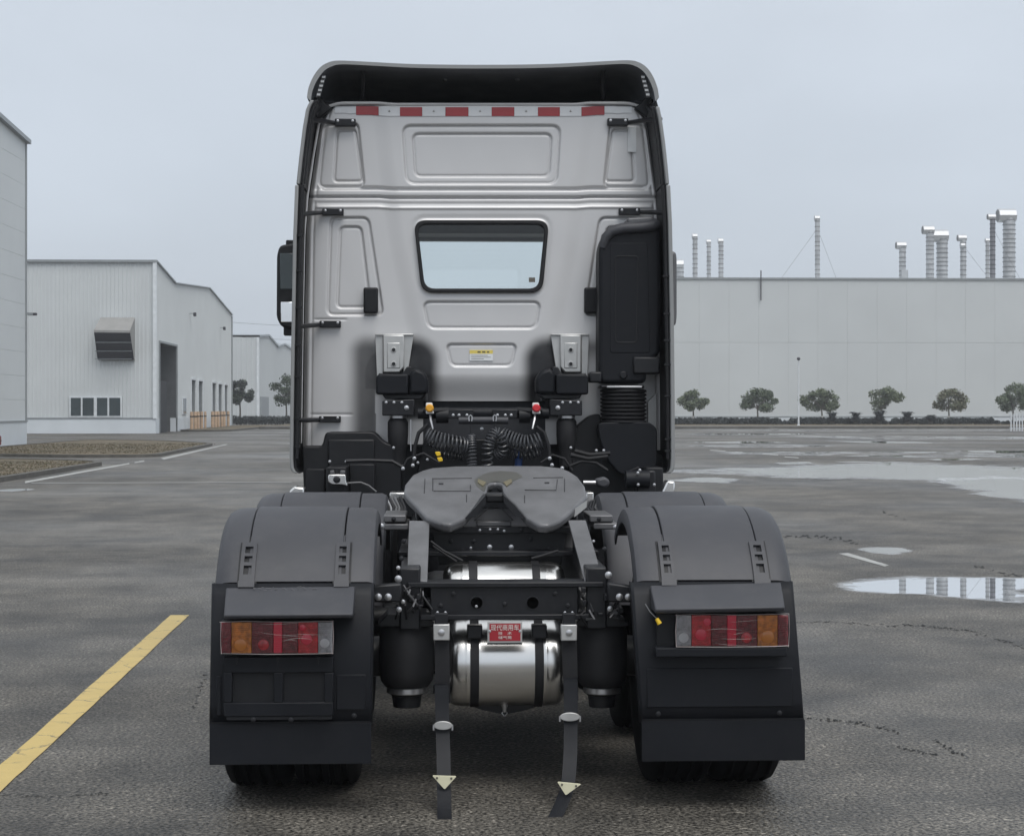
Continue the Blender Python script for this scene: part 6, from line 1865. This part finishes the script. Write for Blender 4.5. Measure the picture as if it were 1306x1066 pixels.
# air springs
for x0, x1 in ((484, 553.5), (735, 800)):
    xc = (x0 + x1) / 2; Ys = 8.0 - .0
    c = at(xc, 840, 7.86); r = (x1 - x0) / 2 * 7.86 / F
    g = link('air_spring', None, truck, c); WOFF[g.name] = Vector(c)
    zt_, zb_ = at(xc, 795, 7.86)[2] - c[2], at(xc, 874, 7.86)[2] - c[2]
    MB().lathe([(r * .80, zb_), (r * .95, zb_ + .025), (r, zb_ + .06), (r, zt_ - .03), (r * .93, zt_)], c, n=32).build('bellows', 'rubber', g)
    MB().lathe([(r * .7, 0), (r * .73, .004), (r * .73, .026), (r * .7, .03)], (c[0], c[1], c[2] + zb_ - .03), n=32).build('clamp_ring', 'zinc', g)
    MB().lathe([(r * .5, 0), (r * .55, .05), (r * .7, .06)], (c[0], c[1], c[2] + zb_ - .09), n=24).build('piston', 'chassis_black', g)
    mb = MB(); mb.pprism([(x0 - 3, 797), (x0 + 10, 783), (x1 - 10, 783), (x1 + 3, 797), (x1 - 2, 799), (x0 + 2, 799)], 7.74, 7.98); mb.build('top_plate', 'chassis_black', g, bevel=.004)
# fender carriers with pairs of bolts
for pts, bx in (([(459, 757), (482, 746), (512, 744), (512, 768), (478, 768), (459, 764)], (482.5, 495)), ([(775, 743), (810, 748), (829, 757), (829, 764), (806, 768), (775, 768)], (790, 801.5))):
    o = MB().pprism(pts, 7.62, 7.68).build('fender_carrier', 'chassis_black', truck, bevel=.008)
    MB().tube([at(pts[0][0] if bx[0] < 600 else 829, 760, 7.6), at((pts[0][0] + 14) if bx[0] < 600 else 814, 755.5, 7.6), at(bx[0] - 6 if bx[0] < 600 else bx[1] + 6, 755, 7.6)], .016, 10).build('carrier_tube', 'plastic_dark', o)
    for x in bx: link('bolt', BOLT['z18'], o, at(x, 761, 7.618))
# frame-side clutter: brackets, valves, pipes and nuts
random.seed(42)
for s_, xs in ((-1, (500, 545)), (1, (738, 790))):
    g = link('frame_fittings', None, truck, at(sum(xs) / 2, 765, 7.72)); WOFF[g.name] = Vector(at(sum(xs) / 2, 765, 7.72))
    for k in range(14):
        x = random.uniform(*xs); y = random.uniform(748, 790); w_ = random.uniform(3, 9); hh = random.uniform(3, 10)
        MB().pbox(x, y, x + w_, y + hh, 7.70 + random.uniform(-.03, .08), 7.82).build('fitting', random.choice(['chassis_black', 'chassis_black', 'plastic_black']), g, bevel=.004)
    for k in range(7):
        x = random.uniform(*xs); y = random.uniform(745, 780)
        pts = [at(x, y, 7.68), at(x + random.uniform(-8, 8), y + random.uniform(4, 12), 7.66), at(x + random.uniform(-14, 14), y + random.uniform(10, 24), 7.7)]
        MB().tube(pts, random.uniform(.003, .006), 6).build('pipe', random.choice(['rubber', 'chassis_black', 'steel_grey']), g)
for x, y, k in ((508, 738, 'z18'), (776, 733, 'z18'), (514, 767, 'z9'), (509, 777, 'z13'), (778, 776, 'z13'), (515, 690, 'k13'), (512, 712, 'k13'), (771, 700, 'k13'), (757, 690, 'z6'), (508, 724, 'z9')):
    bolt(x, y, 7.66, truck, k)
for x0, x1, y0, y1 in ((489, 518, 657, 666), (489, 521, 668, 676), (752, 782, 657, 666), (757, 788, 667, 675)):
    MB().pbox(x0, y0, x1, y1, 8.5, 8.9).build('spring_seat', 'steel_grey', truck, bevel=.006)
for k in range(7):
    x = 489 + k * 3.6; MB().tube([at(x, 634 + random.uniform(0, 4), 9.4), at(x + 6, 648, 9.3), at(x + random.uniform(2, 9), 657, 9.2)], .008, 6).build('brake_pipe', random.choice(['zinc', 'steel_grey', 'rubber']), truck)
    x = 752 + k * 3.4; MB().tube([at(x, 638 + random.uniform(0, 4), 9.4), at(x - 3, 648, 9.3), at(x + random.uniform(-6, 6), 657, 9.2)], .008, 6).build('brake_pipe', random.choice(['steel_grey', 'rubber', 'chassis_black']), truck)
for x, y in ((502, 662), (764, 662)): bolt(x, y, 8.48, truck, 'k13')
bolt(486, 671, 8.4, truck, 'z18'); bolt(785, 672, 8.4, truck, 'z13')
MB().pbox(497, 628.5, 516, 636, 9.9, 10.1).build('step_plate', 'aluminium', truck, bevel=.004)
MB().pbox(748, 628, 757, 646, 9.9, 10.1).build('step_plate', 'aluminium', truck, bevel=.004)

# ------------------------------------------------------------------ dangling earth straps with their reflectors
def strap_mesh(pts, w, th=.006):
    """ribbon through (px,py,Y) points, facing the camera"""
    L_, R_ = [], []
    for x, y, Y_ in pts:
        c = Vector(at(x, y, Y_)); L_.append(c - Vector((w / 2, 0, 0))); R_.append(c + Vector((w / 2, 0, 0)))
    n = len(pts)
    vs = L_ + R_ + [v + Vector((0, th, .002)) for v in L_] + [v + Vector((0, th, .002)) for v in R_]
    fs = [(0, n, 3 * n, 2 * n), (n - 1, 3 * n - 1, 4 * n - 1, 2 * n - 1)]
    for i in range(n - 1):
        fs += [(i, i + 1, n + i + 1, n + i), (2 * n + i, 3 * n + i, 3 * n + i + 1, 2 * n + i + 1), (i, 2 * n + i, 2 * n + i + 1, i + 1), (n + i, n + i + 1, 3 * n + i + 1, 3 * n + i)]
    return MB().add(vs, fs)
def fix(o):
    bm_ = bmesh.new(); bm_.from_mesh(o.data); bmesh.ops.recalc_face_normals(bm_, faces=bm_.faces); bm_.to_mesh(o.data); bm_.free()
for nm, clampx, up, low, oval, tri in (
    ('left', (552.5, 573.5, 796, 816.5), [(563.5, 812, 7.66), (564, 840, 7.655), (564.5, 880, 7.65), (564.5, 896, 7.66)],
     [(561.5, 884, 7.66), (561.5, 876, 7.655), (562, 872.5, 7.63), (563, 874, 7.61), (563.5, 890, 7.60), (564.5, 930, 7.57), (565.5, 960, 7.52), (566, 990, 7.45), (566.5, 1020, 7.36), (567, 1042, 7.28), (567, 1045.5, 7.235)],
     (565, 925, 12), [(551, 988.5), (582.5, 989.5), (567, 1006.5)]),
    ('right', (715.5, 736, 796.5, 817), [(726, 812, 7.66), (727, 840, 7.655), (728, 880, 7.65), (728.5, 893, 7.66)],
     [(729, 880, 7.66), (728, 868, 7.655), (728, 865, 7.63), (727.5, 867, 7.61), (728, 885, 7.60), (728, 920, 7.57), (727.5, 960, 7.52), (726, 985, 7.46), (723, 1008, 7.40), (715, 1028, 7.32), (707, 1045, 7.25)],
     (727, 914, 13), [(710.5, 996.5), (741.5, 999.5), (721.5, 1014)])):
    g = link('earth_strap', None, truck, at(up[0][0], up[0][1], 7.66)); WOFF[g.name] = Vector(at(up[0][0], up[0][1], 7.66))
    g['label'] = nm + ' hanging rubber earth strap touching the asphalt'
    MB().pbox(*clampx[:1], clampx[2], clampx[1], clampx[3], 7.62, 7.66).build('clamp', 'bracket_metal', g, bevel=.004)
    MB().lathe([(.014, 0), (.014, -.004), (.006, -.007)], at((clampx[0] + clampx[1]) / 2, (clampx[2] + clampx[3]) / 2, 7.62), axis='y', n=12).build('rivet', 'zinc', g)
    MB().pbox(clampx[0] + 2, 782, clampx[1] - 2, 797, 7.63, 7.66).build('hanger', 'chassis_black', g, bevel=.003)
    o = strap_mesh(up, .062).build('upper_strap', 'rubber', g); fix(o)
    o = strap_mesh(low, .058, .007).build('lower_strap', 'plastic_panel', g, angle=60); fix(o)
    x, y, w_ = oval
    Yo = 7.555
    P_ = [(x + w_ * math.cos(a), y + 5.6 * math.sin(a)) for a in np.linspace(0, 2 * math.pi, 20, endpoint=False)]
    MB().pprism(P_, Yo - .006, Yo + .004).build('tin_badge', 'bracket_metal', g, bevel=.002)
    for sx in (-1, 1): MB().pbox(x + sx * w_ - 1, y - 1, x + sx * w_ + 1, y + 6, Yo - .004, Yo + .01).build('badge_claw', 'zinc', g)
    Yq = 7.40 if nm == 'left' else 7.37
    MB().pprism(rounded(tri, 2, 3), Yq - .012, Yq - .004).build('triangle_plate', 'cream_plate', g, bevel=.002)
    for k in (.2, .78):
        px_ = tri[0][0] + (tri[1][0] - tri[0][0]) * k; py_ = tri[0][1] + (tri[1][1] - tri[0][1]) * k + 3
        MB().lathe([(.005, 0), (.004, -.003)], at(px_, py_, Yq - .0125), axis='y', n=8).build('rivet', 'print_dark', g)

# ------------------------------------------------------------------ damp air
hz_m = bpy.data.materials.new('haze_air'); hz_m.use_nodes = True
ht_ = hz_m.node_tree; ht_.nodes.clear()
ho = nd(ht_, 'ShaderNodeOutputMaterial'); hv = nd(ht_, 'ShaderNodeVolumePrincipled')
hv.inputs['Color'].default_value = (0.93, 0.95, 0.98, 1); hv.inputs['Density'].default_value = 0.0008; hv.inputs['Anisotropy'].default_value = 0.3
ht_.links.new(hv.outputs[0], ho.inputs['Volume']); MATS['haze_air'] = hz_m
tag(MB().box(-150, 150, -20, 420, -1.0, 26).build('haze', 'haze_air', smooth=False), 'thin damp haze over the yard', kind='stuff')
